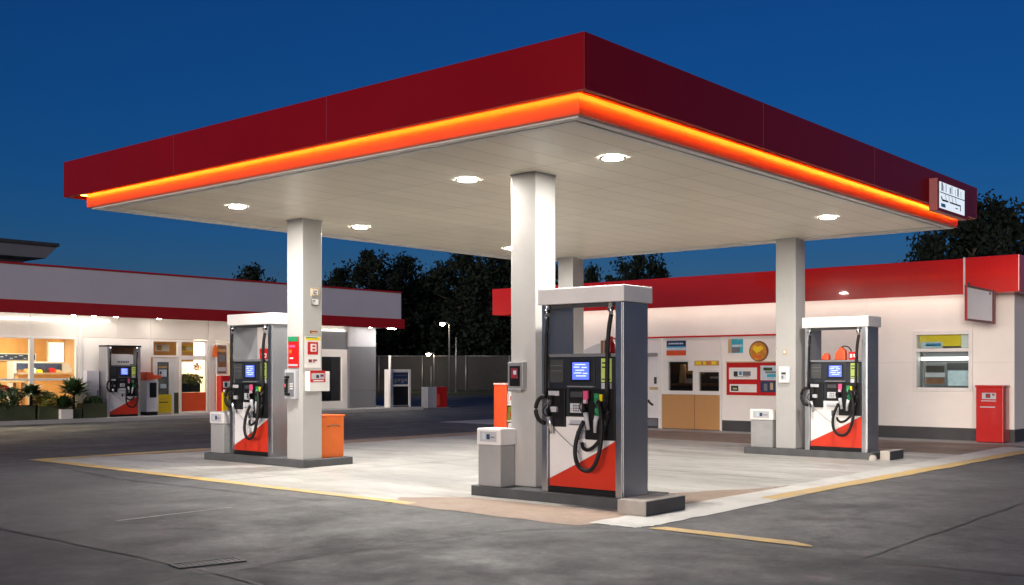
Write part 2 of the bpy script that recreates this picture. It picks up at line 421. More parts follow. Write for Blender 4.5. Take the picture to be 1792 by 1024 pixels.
# ---------------------------------------------------------------- canopy
U0, U1, V0, V1, ZS = 8.55, 19.65, 6.40, 15.90, 4.13
O = .25
can = thing('forecourt_canopy', 'large flat petrol station canopy with dark red fascia and glowing orange strip', 'canopy', (14.1, 11.1, 0))
mb = MB()
a0, a1, b0, b1 = U0 - O, U1 + O, V0 - O, V1 + O
z0, z1 = 4.285, 4.83
mb.box(a0, a0 + .06, b0, b1, z0, z1, FRED); mb.box(a1 - .06, a1, b0, b1, z0, z1, FRED)
mb.box(a0 + .06, a1 - .06, b0, b0 + .06, z0, z1, FRED); mb.box(a0 + .06, a1 - .06, b1 - .06, b1, z0, z1, FRED)
mb.build('fascia', can, bevel=.006)
for v in (9.9, 13.1):
    mb = MB(); mb.box(a0 - .003, a0, v, v + .012, z0 + .01, z1 - .01, MAROON); mb.build('panel_joint', can)
for u in (11.9, 15.3):
    mb = MB(); mb.box(u, u + .012, b0 - .003, b0, z0 + .01, z1 - .01, MAROON); mb.build('panel_joint', can)
mb = MB(); mb.box(a0 + .06, a1 - .06, b0 + .06, b1 - .06, 4.70, 4.76, DGREY); mb.build('roof_deck', can)
mb = MB()   # underside return between fascia and the lower band
mb.box(a0 + .001, U0 - .001, b0, b1, z0 + .055, z0 + .060, FRED); mb.box(U1 + .001, a1 - .001, b0, b1, z0 + .055, z0 + .060, FRED)
mb.box(U0, U1, b0 + .001, V0 - .001, z0 + .055, z0 + .060, FRED); mb.box(U0, U1, V1 + .001, b1 - .001, z0 + .055, z0 + .060, FRED)
mb.build('fascia_return', can)
mb = MB()
BAND = mat('band_red', (.80, .10, .03), .45, var=.05, scale=.6)
mb.box(U0, U0 + .05, V0, V1, ZS + .0, z0 + .054, BAND); mb.box(U1 - .05, U1, V0, V1, ZS, z0 + .054, BAND)
mb.box(U0 + .05, U1 - .05, V0, V0 + .05, ZS, z0 + .054, BAND); mb.box(U0 + .05, U1 - .05, V1 - .05, V1, ZS, z0 + .054, BAND)
mb.build('lower_band', can, bevel=.004)
# LED line in a small channel under the overhang, aimed at the lower band; a narrow shelf keeps it off the ground
def ring(mb, d0, d1, za, zb, m):      # square ring lying d0..d1 outside the lower band
    mb.box(U0 - d1, U0 - d0, V0 - d1, V1 + d1, za, zb, m); mb.box(U1 + d0, U1 + d1, V0 - d1, V1 + d1, za, zb, m)
    mb.box(U0 - d0, U1 + d0, V0 - d1, V0 - d0, za, zb, m); mb.box(U0 - d0, U1 + d0, V1 + d0, V1 + d1, za, zb, m)
mb = MB(); ring(mb, .080, .084, z0 + .040, z0 + .0535, STRIP); mb.build('light_strip', can)
mb = MB(); ring(mb, .0845, .090, z0 + .034, z0 + .0535, FRED); ring(mb, .075, .0844, z0 + .034, z0 + .0375, FRED); mb.build('light_channel', can)
SOFF = soffit_mat()
mb = MB(); mb.box(U0 + .051, U1 - .051, V0 + .051, V1 - .051, ZS + .012, ZS + .05, SOFF); mb.build('soffit', can)
mb = MB()
for (w, zz, dz) in ((.0, 0, .03), (.16, .006, .02)):
    i0, i1, j0, j1 = U0 + .052 + w, U1 - .052 - w, V0 + .052 + w, V1 - .052 - w
    wd = .09
    mb.box(i0, i0 + wd, j0, j1, ZS - dz + .011, ZS + .011, WHITE); mb.box(i1 - wd, i1, j0, j1, ZS - dz + .011, ZS + .011, WHITE)
    mb.box(i0 + wd, i1 - wd, j0, j0 + wd, ZS - dz + .011, ZS + .011, WHITE); mb.box(i0 + wd, i1 - wd, j1 - wd, j1, ZS - dz + .011, ZS + .011, WHITE)
mb.build('edge_trim', can, bevel=.004)
COLS = [(10.70, 8.70, .13), (11.47, 14.30, .13), (19.2, 9.25, .13), (19.2, 14.55, 0)]
for (u, v, zb) in COLS:
    mb = MB(); w = .41
    mb.box(u, u + w, v, v + w, zb, ZS + .012, COLM)
    c = mb.build('column', can, bevel=.012)
    mb = MB(); mb.box(u - .008, u + w + .008, v - .008, v + w + .008, ZS - .012, ZS + .010, LGREY); mb.build('collar', c, bevel=.004)

# logo box on the fascia end
t = thing('logo_sign', 'backlit white logo box with a dark red casing near the fascia end', 'sign', (18.1, 6.0, 4.2))
mb = MB(); mb.prism([(17.50, 6.149), (17.53, 6.02), (19.0, 6.02), (19.03, 6.149)], 2, 4.16, 4.68, FRED); mb.build('casing', t, bevel=.006)
mb = MB(); mb.box(17.600, 18.800, 6.014, 6.019, 4.21, 4.63, LOGO); mb.build('face', t)
mb = MB()
yy0, yy1 = 6.010, 6.013
mb.box(17.600, 18.800, yy0, yy1, 4.455, 4.468, INK)
for i, x in enumerate((17.680, 17.760, 17.880, 18.060, 18.160, 18.320, 18.440, 18.600)):
    mb.box(x, x + (.018 if i % 3 else .05), yy0, yy1, 4.49, 4.62 - (.03 if i % 2 else 0), LGREY if i % 2 else INK)
for x in (17.840, 18.000, 18.150, 18.320): mb.prism([(x, 4.45), (x + .07, 4.33), (x + .09, 4.33), (x + .02, 4.45)], 1, yy0, yy1, LGREY)
mb.prism([(17.660, 4.37), (17.720, 4.33), (18.000, 4.335), (18.000, 4.36), (17.730, 4.36), (17.670, 4.41)], 1, yy0, yy1, INK)
mb.box(18.080, 18.600, yy0, yy1, 4.335, 4.358, INK); mb.box(18.570, 18.600, yy0, yy1, 4.26, 4.334, INK); mb.box(18.340, 18.460, yy0, yy1, 4.275, 4.29, INK)
mb.box(17.660, 17.860, yy0, yy1, 4.235, 4.29, BLUE)
mb.build('lettering', t)

# canopy downlights
LIGHTS = [(10.60, 7.44, 'canopy downlight nearest the front corner'), (10.56, 9.75, 'canopy downlight just left of the front column'),
          (9.99, 14.03, 'canopy downlight nearest the left end of the canopy'), (12.82, 14.39, 'canopy downlight just right of the left column'),
          (17.02, 14.51, 'canopy downlight behind the front column at the back of the canopy'), (16.99, 7.61, 'canopy downlight above the right pump')]
lt = None
for (u, v, lab) in LIGHTS:
    if lt is None:
        lt = thing('ceiling_light', 'glowing round ' + lab, 'ceiling light', (u, v, ZS), 0, 'round canopy downlights')
        mb = MB(); mb.lathe([(.155, .008), (.16, -.004), (.14, -.009), (.118, -.008), (.114, .004)], (0, 0, 0), WHITE, 28); mb.build('bezel', lt, local=True)
        mb = MB(); mb.lathe([(.115, -.004), (.105, -.008), (.07, -.010), (.001, -.011)], (0, 0, 0), DOME, 20); mb.build('lens', lt, local=True)
        c = lt
    else:
        c = copy_tree(lt); c.location = (u, v, ZS); c['label'] = 'glowing round ' + lab

# ---------------------------------------------------------------- pump islands and kerb blocks
def island(pts, label):
    mb = MB(); mb.prism(pts, 2, 0.0, .13, KERB); o = mb.build('pump_island', bevel=.012); tag(o, label, 'kerb island', 'pump islands')
island([(10.36, 7.10), (11.30, 7.10), (11.30, 9.50), (10.36, 9.50)], 'dark raised kerb island under the nearest pump and front column')
island([(11.42, 14.22), (12.50, 14.22), (12.50, 14.88), (12.15, 14.88), (12.15, 17.05), (11.42, 17.05)], 'dark raised kerb island under the left pump and orange bin')
island([(19.08, 7.70), (19.95, 7.70), (19.95, 10.28), (19.08, 10.28)], 'dark raised kerb island under the right pump before the kiosk')
mb = MB(); mb.box(10.03, 10.85, 6.60, 6.98, .0, .175, CONC)
o = mb.build('kerb_block', bevel=.02); tag(o, 'concrete kerb block with dark end on the ground beside the nearest pump', 'kerb block', 'kerb blocks at the island ends')
mb = MB(); mb.box(10.04, 10.842, 6.592, 6.599, .008, .165, DGREY); mb.build('end_face', o, props=dict(label='dark faced side'))  # side face drawn darker than the rest of the block
mb = MB(); mb.box(19.2, 19.85, 7.44, 7.62, .0, .17, CONC)
o = mb.build('kerb_block', bevel=.015); tag(o, 'small black faced kerb block on the ground right of the right pump', 'kerb block', 'kerb blocks at the island ends')
mb = MB(); mb.box(19.21, 19.84, 7.432, 7.439, .008, .16, DGREY); mb.build('end_face', o)
mb = MB(); mb.lathe([(.001, .10), (.04, .095), (.065, .06), (.075, .0)][::-1], (19.03, 7.68, 0), CONC, 10)
o = mb.build('rubber_foot'); tag(o, 'small beige rounded foot at the right corner of the right pump island', 'foot')

# ---------------------------------------------------------------- fuel dispensers
def bez(p0, p1, p2, p3, n=14):
    out = []
    for i in range(n + 1):
        t = i / n; s = 1 - t
        out.append(tuple(s**3 * a + 3 * s * s * t * b + 3 * s * t * t * c + t**3 * d for a, b, c, d in zip(p0, p1, p2, p3)))
    return out
def nozzle(parent, x, z, body, spout, flip=1):
    """A trigger nozzle hung in its boot: grip, trigger guard, spout tucked down."""
    mb = MB()
    mb.tube([(x, -.03, z + .12), (x + .01 * flip, -.07, z + .06), (x + .02 * flip, -.085, z - .02), (x + .01 * flip, -.07, z - .10)], .034, body, 10, .026)
    mb.tube(bez((x + .03 * flip, -.09, z + .05), (x + .09 * flip, -.12, z), (x + .09 * flip, -.11, z - .09), (x + .01 * flip, -.075, z - .11), 8), .009, body, 6)
    mb.box(x - .03, x + .03, -.07, -.025, z + .06, z + .16, body)
    o = mb.build('nozzle', parent, local=True)
    s = MB(); s.tube([(x + .01 * flip, -.07, z - .10), (x - .005 * flip, -.075, z - .17), (x - .02 * flip, -.06, z - .30)], .034, spout, 10, .022); s.build('spout', o, local=True)
    return o
def make_pump(loc, rz, label, cap=True):
    t = thing('fuel_dispenser', label, 'fuel pump', loc, rz, 'fuel pumps')
    D = .52
    mb = MB(); mb.box(-.60, .60, .01, D - .01, 0, .06, BLACK); mb.build('plinth', t, local=True)
    for s in (-1, 1):
        mb = MB(); x0, x1 = (.505, .605) if s > 0 else (-.605, -.505)
        mb.box(x0, x1, .012, D, .0, 2.28, DSTEEL)
        p = mb.build('side_panel', t, .006, local=True)
        mb = MB(); mb.box(x0 + .012 * (s < 0), x1 - .012 * (s > 0), -.012, .011, 0, 2.279, SILVER); mb.build('edge_trim', p, .005, local=True)
    if cap:
        mb = MB(); mb.box(-.64, .64, -.04, D + .05, 2.282, 2.478, PWHITE); mb.build('cap', t, .014, local=True)
        mb = MB(); mb.box(-.504, .504, .02, .06, 2.235, 2.281, DGREY); mb.build('header', t, local=True)
    # upper console
    mb = MB(); mb.box(-.504, .504, .02, D - .02, .93, 1.64, CHARC); con = mb.build('console', t, .006, local=True)
    mb = MB(); mb.box(-.504, .504, -.004, D - .01, 1.642, 1.682, GREYP); mb.build('ledge', con, .006, local=True)
    mb = MB(); mb.box(-.19, .20, -.006, .019, 1.30, 1.635, CHARC); mb.box(-.147, .172, -.018, -.006, 1.34, 1.60, BLACK); mb.build('bezel', con, .004, local=True)
    mb = MB(); mb.box(-.116, .130, -.022, -.0185, 1.372, 1.578, SCREEN)
    scr = mb.build('screen', t, local=True)
    mb = MB()
    for (x0, x1, z) in ((-.08, .08, 1.545), (-.095, -.01, 1.515), (.02, .10, 1.51), (-.07, .06, 1.478), (-.09, .02, 1.445), (.04, .11, 1.44), (-.06, .09, 1.41)):
        mb.box(x0, x1, -.0245, -.0222, z, z + .012, SCREENT)
    mb.build('screen_text', scr, local=True)
    mb = MB(); mb.box(-.482, -.275, .004, .019, 1.335, 1.612, DGREY)
    for z in (1.47, 1.475 + .06): mb.box(-.475, -.285, .0, .0038, z, z + .01, GREYP)
    mb.build('side_display', con, .003, local=True)
    mb = MB(); mb.box(.29, .43, .002, .019, 1.345, 1.622, LEDGREEN); pr = mb.build('price_panel', t, .003, local=True)
    mb = MB()
    for z in (1.40, 1.455, 1.51, 1.56): mb.box(.305, .415, -.001, .0017, z, z + .018, LIME if z < 1.5 else INK)
    mb.box(.30, .425, .0, .0018, 1.37, 1.385, INK)
    mb.build('price_text', pr, local=True)
    mb = MB(); mb.box(.29, .43, .006, .019, 1.265, 1.335, LGREY); mb.build('grade_label', con, local=True)
    mb = MB(); mb.box(-.19, .20, -.03, .019, 1.28, 1.298, GREYP); mb.build('shelf_lip', con, local=True)
    mb = MB(); mb.box(-.172, .05, -.012, .019, .945, 1.268, BLACK); mb.box(-.15, .03, -.018, -.0125, 1.16, 1.23, DGREY); cr_ = mb.build('card_reader', t, .004, local=True)
    mb = MB(); mb.box(-.147, .02, -.026, -.0125, .975, 1.088, LGREY)
    for i in range(3):
        for j in range(3): mb.box(-.10 + i * .034, -.078 + i * .034, -.030, -.0262, .99 + j * .03, 1.008 + j * .03, INK)
    mb.box(-.14, -.11, -.029, -.0262, 1.03, 1.08, PALEB)
    mb.build('keypad', cr_, .003, local=True)
    # hose boots
    mb = MB(); mb.box(.07, .495, -.016, .019, .66, 1.262, BLACK); mb.build('nozzle_boot', t, .006, local=True)  # black boot panel, also carrying the shadow behind the hoses in its colour
    mb = MB(); mb.box(-.50, -.235, -.02, .019, .80, 1.262, BLACK); mb.box(-.46, -.33, -.05, -.021, .97, 1.05, LGREY); mb.box(-.48, -.30, -.035, -.021, 1.17, 1.24, LGREY); mb.build('nozzle_boot', t, .008, local=True)
    # lower door: white with a red wedge, the edge between them slanting up to the right
    mb = MB(); mb.box(-.504, .504, .03, D - .03, .06, .929, BLACK)
    door = mb.build('door', t, local=True)
    mb = MB(); mb.prism([(-.492, .165), (-.1, .35), (.2, .50), (.492, .66), (.492, .925), (-.492, .925)], 1, .016, .0295, PWHITE); mb.build('white_panel', door, .003, local=True)
    mb = MB(); mb.prism([(-.492, .075), (.492, .075), (.492, .657), (.2, .497), (-.1, .347), (-.492, .162)], 1, .016, .0295, PRED); mb.build('red_panel', door, .003, local=True)
    mb = MB(); mb.box(-.17, .05, -.004, .0155, .83, .885, LGREY); mb.box(-.17, .05, -.03, -.0045, .826, .842, SILVER); mb.build('receipt_tray', t, .003, local=True)
    mb = MB(); mb.box(-.08, -.03, .004, .0155, .65, .75, DGREY); mb.box(-.03, .05, .006, .0155, .67, .765, LGREY); mb.build('latch', door, .003, local=True)
    mb = MB(); mb.tube(bez((-.46, .01, .82), (-.35, -.02, .72), (-.2, .0, .62), (-.04, .012, .50)), .004, GREYP, 5); mb.build('crease_shade_line', t, local=True)  # thin grey line drawn for the shading of a crease in the door
    # hoses from the cap swivels
    for (x, sgn) in ((-.49, -1), (.455, 1)):
        mb = MB(); mb.tube([(x, -.02, 2.27), (x, -.035, 2.20), (x + .01 * sgn, -.04, 2.12)], .03, SILVER, 10, .024)
        mb.tube([(x - .03, -.035, 2.2), (x + .03, -.035, 2.2)], .026, BLACK, 8)
        mb.build('swivel', t, local=True)
    mb = MB(); mb.tube(bez((-.48, -.04, 2.13), (-.50, -.05, 1.8), (-.50, -.05, 1.5), (-.51, -.04, 1.18)), .025, RUBBER)
    mb.tube(bez((-.49, -.06, 1.16), (-.66, -.08, 1.2), (-.70, -.08, .86), (-.50, -.07, .84), 18), .027, RUBBER)
    mb.build('hose', t, local=True)
    mb = MB(); mb.tube(bez((.465, -.04, 2.13), (.43, -.07, 1.9), (.42, -.05, 1.7), (.41, -.05, 1.15), 16), .027, RUBBER)
    mb.build('hose', t, local=True)
    mb = MB(); mb.tube(bez((.30, -.08, 1.12), (.47, -.16, .95), (.45, -.2, .30), (.20, -.17, .305), 20) + bez((.20, -.17, .305), (-.02, -.15, .31), (-.05, -.13, .62), (.10, -.08, .88), 20)[1:], .026, RUBBER)
    mb.build('hose', t, local=True)
    mb = MB(); mb.tube(bez((.06, -.06, .62), (.10, -.12, .52), (.22, -.12, .5), (.34, -.08, .68), 14), .022, RUBBER); mb.build('hose', t, local=True)
    nozzle(t, -.42, 1.02, BLACK, SILVER, -1)
    nozzle(t, .27, 1.05, GREEN, LGREY, 1)
    nozzle(t, .13, 1.08, BLACK, LGREY, -1)
    nozzle(t, .40, 1.0, BLACK, BLACK, 1)
    mb = MB(); mb.box(.10, .165, -.10, -.07, 1.14, 1.24, PINK); mb.box(.10, .15, -.102, -.0705, 1.09, 1.139, LGREY); mb.build('grade_tag', t, .004, local=True)
    mb = MB(); mb.box(.30, .335, -.05, -.02, 1.12, 1.2, YELLOW); mb.build('grade_tag', t, .004, local=True)
    return t
p1 = make_pump((10.42, 7.77, .13), FACE_U, 'nearest and largest fuel pump with a white cap, beside the front canopy column')
p2 = copy_tree(p1); p2.location = (11.52, 15.79, .13); p2['label'] = 'fuel pump left of the orange bin, beside the left canopy column'
p3 = copy_tree(p1); p3.location = (19.13, 8.43, .13); p3['label'] = 'fuel pump in front of the blank wall of the red and white kiosk'
p4 = make_pump((18.88, 32.72, .12), 0, 'capless fuel dispenser standing among plants against the left store front', cap=False)
p4.scale = (1.0, .95, 1.0)
mb = MB(); mb.box(-.62, .62, -.02, .5, 2.281, 2.33, BLACK); mb.box(-.5, .5, .3, .33, 2.05, 2.28, BROWN); mb.build('top_rail', p4, .005, local=True)
mb = MB(); mb.box(-.36, .36, .05, .07, 1.72, 2.02, PWHITE)
for k in range(7): mb.box(-.2 + k * .06, -.165 + k * .06, .045, .0495, 1.76, 1.82, INK)
mb.build('price_card', p4, local=True)

# things standing on the pump ledges
def led(p, x, y, z=1.812): return (p[0] + y, p[1] - x, z)
P1, P2, P3 = (10.42, 7.77), (11.52, 15.79), (19.13, 8.43)
mb = MB(); mb.prism([(-.15, 0), (.15, 0), (.15, .13), (.05, .12), (-.15, .05)], 1, 0, .12, LGREY); mb.box(.10, .152, -.004, .122, .0, .16, BROWN)
o = mb.build('carton', None, .004); o.location = led(P1, .05, .25); o.rotation_euler = (0, 0, FACE_U); tag(o, 'small open grey and brown carton on the ledge of the nearest pump', 'carton')
t = thing('spray_bottle', 'red bottle with a spout on the ledge of the nearest pump', 'bottle', led(P1, .33, .14), FACE_U)
mb = MB(); mb.lathe([(.001, 0), (.055, 0), (.06, .03), (.055, .11), (.03, .15), (.022, .16)], (0, 0, 0), RED, 14); mb.build('body', t, local=True)
mb = MB(); mb.lathe([(.026, .155), (.028, .2), (.001, .205)], (0, 0, 0), RED, 12); mb.tube([(0, 0, .19), (-.07, 0, .185), (-.09, 0, .16)], .012, WHITE, 8); mb.build('spout', t, local=True)
t = thing('price_card', 'red card with white numerals on the ledge of the left pump', 'price card', led(P2, .2, .2), FACE_U)
mb = MB(); mb.box(-.2, .24, -.01, .012, 0, .19, RED); mb.box(-.2, .24, .013, .05, 0, .02, RED); mb.build('board', t, .004, local=True)
mb = MB()
for k, x in enumerate((-.15, -.05, .08, .17)):
    mb.box(x, x + .05, -.0135, -.0105, .03, .045, WHITE); mb.box(x, x + .05, -.0135, -.0105, .085, .10, WHITE)
    mb.box(x + .035, x + .05, -.0136, -.0106, .046, .084, WHITE)
mb.build('numerals', t, local=True)
def bag(x, w, h, label, strap=True):
    t = thing('red_pouch', label, 'pouch', led(P3, x, .2), FACE_U, 'red pouches on the right pump')
    mb = MB(); mb.prism([(-w / 2, 0), (w / 2, 0), (w * .45, h * .7), (w * .05, h), (-w * .4, h * .5)], 1, -.06, .06, ORRED); mb.build('body', t, .02, local=True)
    if strap:
        mb = MB(); mb.tube(bez((-.02, 0, h * .9), (.1, 0, h * 1.15), (.2, 0, h * 1.0), (w / 2 + .1, 0, h * .4), 10), .013, DARKW, 6); mb.build('strap', t, local=True)
bag(-.27, .15, .14, 'small red pouch at the left of the right pump ledge', False)
bag(.02, .22, .25, 'larger red pouch with a dark strap on the right pump ledge')
mb = MB(); mb.box(-.08, .08, -.03, .03, 0, .15, RED); mb.box(-.05, -.01, -.033, -.0305, .04, .11, WHITE); mb.box(.015, .05, -.033, -.0305, .05, .11, WHITE)
o = mb.build('small_carton'); o.location = led(P3, .26, .2); o.rotation_euler = (0, 0, FACE_U); tag(o, 'small red carton with pale marks on the right pump ledge', 'carton')

# waste bins at the islands
def waste_bin(loc, w, d, label):
    t = thing('waste_bin', label, 'waste bin', loc, FACE_U, 'grey bins with white hoods')
    mb = MB(); mb.box(-w / 2, w / 2, 0, d, 0, .525, BIN); mb.build('body', t, .012, local=True)
    mb = MB(); mb.box(-w / 2 - .015, w / 2 + .015, -.015, d + .015, .526, .74, PWHITE); h = mb.build('hood', t, .022, local=True)
    mb = MB(); mb.box(-w * .38, w * .36, -.019, -.0155, .57, .70, LGREY); mb.box(-.03, .03, -.022, -.0195, .60, .67, NAVY); mb.box(.04, w * .3, -.022, -.0195, .62, .64, GREYP); mb.box(-.10, -.05, -.022, -.0195, .60, .68, PALEB)
    mb.build('label_plate', h, .002, local=True)
    return t
waste_bin((10.40, 9.22, .13), .38, .285, 'grey waste bin with white hood left of the front canopy column')
waste_bin((11.5, 16.76, .13), .40, .34, 'grey waste bin with white hood left of the left pump')
waste_bin((19.18, 9.95, .13), .46, .36, 'grey waste bin with white hood left of the right canopy column')

# orange bin by the left column
t = thing('orange_bin', 'plain orange bin with a dark slot, right of the left canopy column', 'bin', (12.22, 14.6, .13))
mb = MB(); mb.prism([(11.92, 14.36), (12.42, 14.36), (12.42, 14.82), (11.92, 14.82)], 2, .13, .83, ORANGE); mb.build('body', t, .015)
mb = MB(); mb.box(11.905, 12.435, 14.345, 14.835, .831, .855, ORANGE); mb.build('lid', t, .008)
mb = MB(); mb.tube(bez((12.05, 14.352, .66), (12.12, 14.33, .69), (12.25, 14.33, .69), (12.32, 14.352, .66), 8), .012, BROWN, 6); mb.build('handle', t)

# orange display rack far behind the front column
t = thing('display_rack', 'tall orange rack of goods seen just left of the front column', 'rack', (18.7, 15.84, 0))
mb = MB(); mb.box(18.25, 18.30, 15.69, 16.04, 0, 1.3, ORRED); mb.box(19.1, 19.15, 15.69, 16.04, 0, 1.3, ORRED); mb.box(18.3, 19.1, 16., 16.04, 0, 1.3, ORRED); mb.box(18.24, 19.16, 15.68, 16.05, 1.301, 1.34, WHITE); mb.box(18.3, 19.1, 15.69, 15.999, 1.26, 1.3, ORRED)
mb.build('frame', t, .008)
mb = MB()
for z in (.12, .48, .84): mb.box(18.301, 19.099, 15.71, 15.999, z, z + .03, WHITE)
mb.build('shelves', t)
for i, (u, z, m) in enumerate(((18.5, .51, PLEAF2), (18.8, .51, YELLOW), (18.5, .87, WHITE), (18.8, .87, RED), (18.5, .15, WHITE), (18.85, .15, RED))):
    mb = MB(); mb.box(u - .12, u + .12, 15.72, 15.94, z, z + .3, m); mb.box(u - .07, u + .07, 15.716, 15.7195, z + .08, z + .18, NAVY if i % 2 else RED); mb.build('boxed_goods', t, .01)

# ---------------------------------------------------------------- things fixed to the columns
# front column: payphone-like intercom on the -u face (u = 10.70)
def face_box(name, label, cat, u, vc, z, parts, group=None):
    """parts in local frame: x right, y away (negative = proud of the wall), z up from z"""
    t = thing(name, label, cat, (u, vc, z), FACE_U, group)
    for (pn, boxes, bev) in parts:
        mb = MB()
        for bx in boxes: mb.box(*bx)
        mb.build(pn, t, bev, local=True)
    return t
face_box('card_terminal', 'grey card terminal with a small red screen on the front column', 'terminal', 10.70, 8.965, 1.36, [
    ('casing', [(-.125, .125, -.09, -.001, 0, .36, GALV), (-.11, .11, -.11, -.09, -.02, .02, GALV)], .015),
    ('front_panel', [(-.09, .085, -.096, -.0905, .05, .31, BLACK)], .004),
    ('screen', [(-.06, .05, -.1005, -.0965, .15, .28, MAROON), (-.02, .03, -.103, -.101, .2, .25, PALEB), (-.045, .0, -.103, -.101, .17, .19, RED)], 0)])
face_box('call_box', 'small white call box with a grey keypad on the right canopy column', 'call box', 19.2, 9.46, 1.38, [
    ('casing', [(-.11, .11, -.07, -.001, 0, .31, WHITE)], .02),
    ('keypad', [(-.06, .055, -.076, -.0705, .06, .22, LGREY), (-.045, .045, -.079, -.0765, .16, .2, INK), (-.045, .0, -.079, -.0765, .08, .14, GREYP)], .003)])
face_box('wall_switch', 'tiny beige switch plate above the call box on the right column', 'switch', 19.2, 9.47, 1.92, [
    ('plate', [(-.04, .04, -.012, -.001, 0, .1, TAN)], .004), ('rocker', [(-.018, .018, -.018, -.0125, .03, .075, WHITE)], .002)])
# left column, -u face (u = 11.47)
face_box('red_notice', 'red and orange notice with a green top edge on the left column', 'notice', 11.47, 14.52, 1.66, [
    ('board', [(-.135, .135, -.02, -.001, 0, .52, RED)], .004),
    ('header', [(-.135, .135, -.024, -.0205, .44, .52, GREEN)], 0),
    ('print', [(-.11, .05, -.024, -.0205, .34, .38, PINK), (-.1, -.04, -.024, -.0205, .24, .3, ORANGE), (-.13, .12, -.024, -.0205, .03, .06, LGREY), (-.09, .0, -.024, -.0205, .15, .17, WHITE)], 0)])
face_box('payphone', 'grey wall payphone below the red notice on the left column', 'payphone', 11.47, 14.535, 1.14, [
    ('casing', [(-.14, .14, -.08, -.001, 0, .49, LGREY)], .012),
    ('panel', [(-.11, .11, -.086, -.0805, .04, .44, GREYP)], .004),
    ('handset', [(-.09, -.04, -.13, -.0865, .10, .34, BLACK), (-.09, .0, -.13, -.0865, .345, .385, BLACK), (-.09, .02, -.13, -.0865, .06, .099, BLACK)], .012),
    ('buttons', [(.01 + .03 * i, .03 + .03 * i, -.092, -.0865, .16 + .04 * j, .185 + .04 * j, WHITE) for i in range(3) for j in range(3)] + [(-.1, -.05, -.135, -.131, .2, .25, RED)], .002)])
# left column, -v face (v = 14.30)
def vface(name, label, cat, uc, v, z, parts, group=None):
    t = thing(name, label, cat, (uc, v, z), 0, group)
    for (pn, boxes, bev) in parts:
        mb = MB()
        for bx in boxes: mb.box(*bx)
        mb.build(pn, t, bev, local=True)
    return t
vface('number_plate', 'small framed number plate, upper one of two high on the left column', 'plaque', 11.72, 14.30, 2.86, [
    ('plate', [(-.08, .08, -.015, -.001, 0, .13, TAN)], .003), ('face', [(-.062, .062, -.019, -.0155, .018, .112, WHITE)], 0),
    ('mark', [(-.035, .03, -.022, -.0195, .03, .045, INK), (-.035, -.02, -.022, -.0195, .046, .09, INK), (.0, .03, -.022, -.0195, .07, .09, INK)], 0)], 'number plates on the left column')
vface('number_plate', 'small dark edged number plate, lower one of two high on the left column', 'plaque', 11.72, 14.30, 2.70, [
    ('plate', [(-.08, .08, -.015, -.001, 0, .12, GREYP)], .003), ('face', [(-.06, .07, -.019, -.0155, .018, .11, WHITE)], 0),
    ('mark', [(-.06, -.045, -.022, -.0195, .02, .09, INK), (-.03, .0, -.022, -.0195, .07, .09, INK)], 0)], 'number plates on the left column')
vface('sticker', 'small reddish sticker with a line of marks above the white poster on the left column', 'sticker', 11.70, 14.30, 2.23, [
    ('paper', [(-.09, .09, -.004, -.001, 0, .055, TAN)], 0), ('mark', [(-.075, -.05, -.0065, -.0042, .005, .05, MAROON), (-.045, .08, -.0065, -.0042, .03, .045, MAROON)], 0)])
vface('poster', 'white poster with a red emblem and yellow band on the left column', 'poster', 11.68, 14.30, 1.66, [
    ('paper', [(-.17, .17, -.006, -.001, 0, .52, WHITE)], 0),
    ('yellow_band', [(-.16, .16, -.0085, -.0062, .46, .51, YELLOW), (-.15, .10, -.011, -.0088, .495, .51, GREEN)], 0),
    ('emblem', [(-.11, .11, -.0085, -.0062, .22, .43, RED), (-.05, .075, -.011, -.0088, .27, .40, WHITE), (-.015, .045, -.0135, -.0112, .29, .32, RED), (-.015, .045, -.0135, -.0112, .345, .375, RED)], 0),
    ('print', [(-.09, -.02, -.0085, -.0062, .09, .14, MAROON), (.0, .09, -.0085, -.0062, .115, .14, MAROON), (.0, .05, -.0085, -.0062, .09, .105, MAROON)], 0)])
t = vface('leaflet_box', 'white leaflet box with a red framed label on the left column', 'leaflet box', 11.72, 14.30, 1.27, [
    ('box', [(-.20, .23, -.12, -.001, 0, .33, WHITE)], .01),
    ('label', [(-.19, .13, -.126, -.1205, .15, .345, RED), (-.165, .11, -.129, -.1265, .2, .30, LGREY), (-.13, .09, -.129, -.1265, .165, .185, WHITE)], 0),
    ('print', [(-.07, -.01, -.1315, -.1292, .22, .27, INK), (.02, .09, -.1315, -.1292, .24, .28, MAROON)], 0)])

# ---------------------------------------------------------------- left store
LV = 33.4
st = thing('convenience_store', 'long white shop with a lilac grey fascia, red trim and lit windows at left', 'shop', (21, 36, 0))
def L(mb, u0, u1, z0, z1, d0, d1, m):    # box on the left facade; d = metres proud of the wall plane
    return mb.box(u0, u1, LV - d1, LV - d0, z0, z1, m)
mb = MB()
mb.box(10, 31.0, 32.3, 39.2, 3.742, 4.80, LILAC); mb.build('fascia', st, .01)
mb = MB(); mb.box(9.98, 31.02, 32.27, 39.22, 4.801, 4.86, TRED); mb.build('parapet_cap', st, .005)
mb = MB(); mb.box(9.98, 31.12, 32.22, 39.2, 3.44, 3.741, TRED); mb.build('red_trim', st, .008)
mb = MB(); mb.box(10, 31.05, 32.281, 38.6, 3.40, 3.439, WALLW); mb.build('soffit', st)
mb = MB(); mb.box(9.98, 31.12, 32.22, 32.28, 3.345, 3.439, TRED); mb.build('tube_lip', st)  # lip added to keep the tube behind it out of view
mb = MB(); mb.box(10.2, 30.9, 32.30, 32.37, 3.37, 3.398, WASH_ADDED); mb.build('tube_light', st)  # unseen tube added to wash the whole facade more evenly
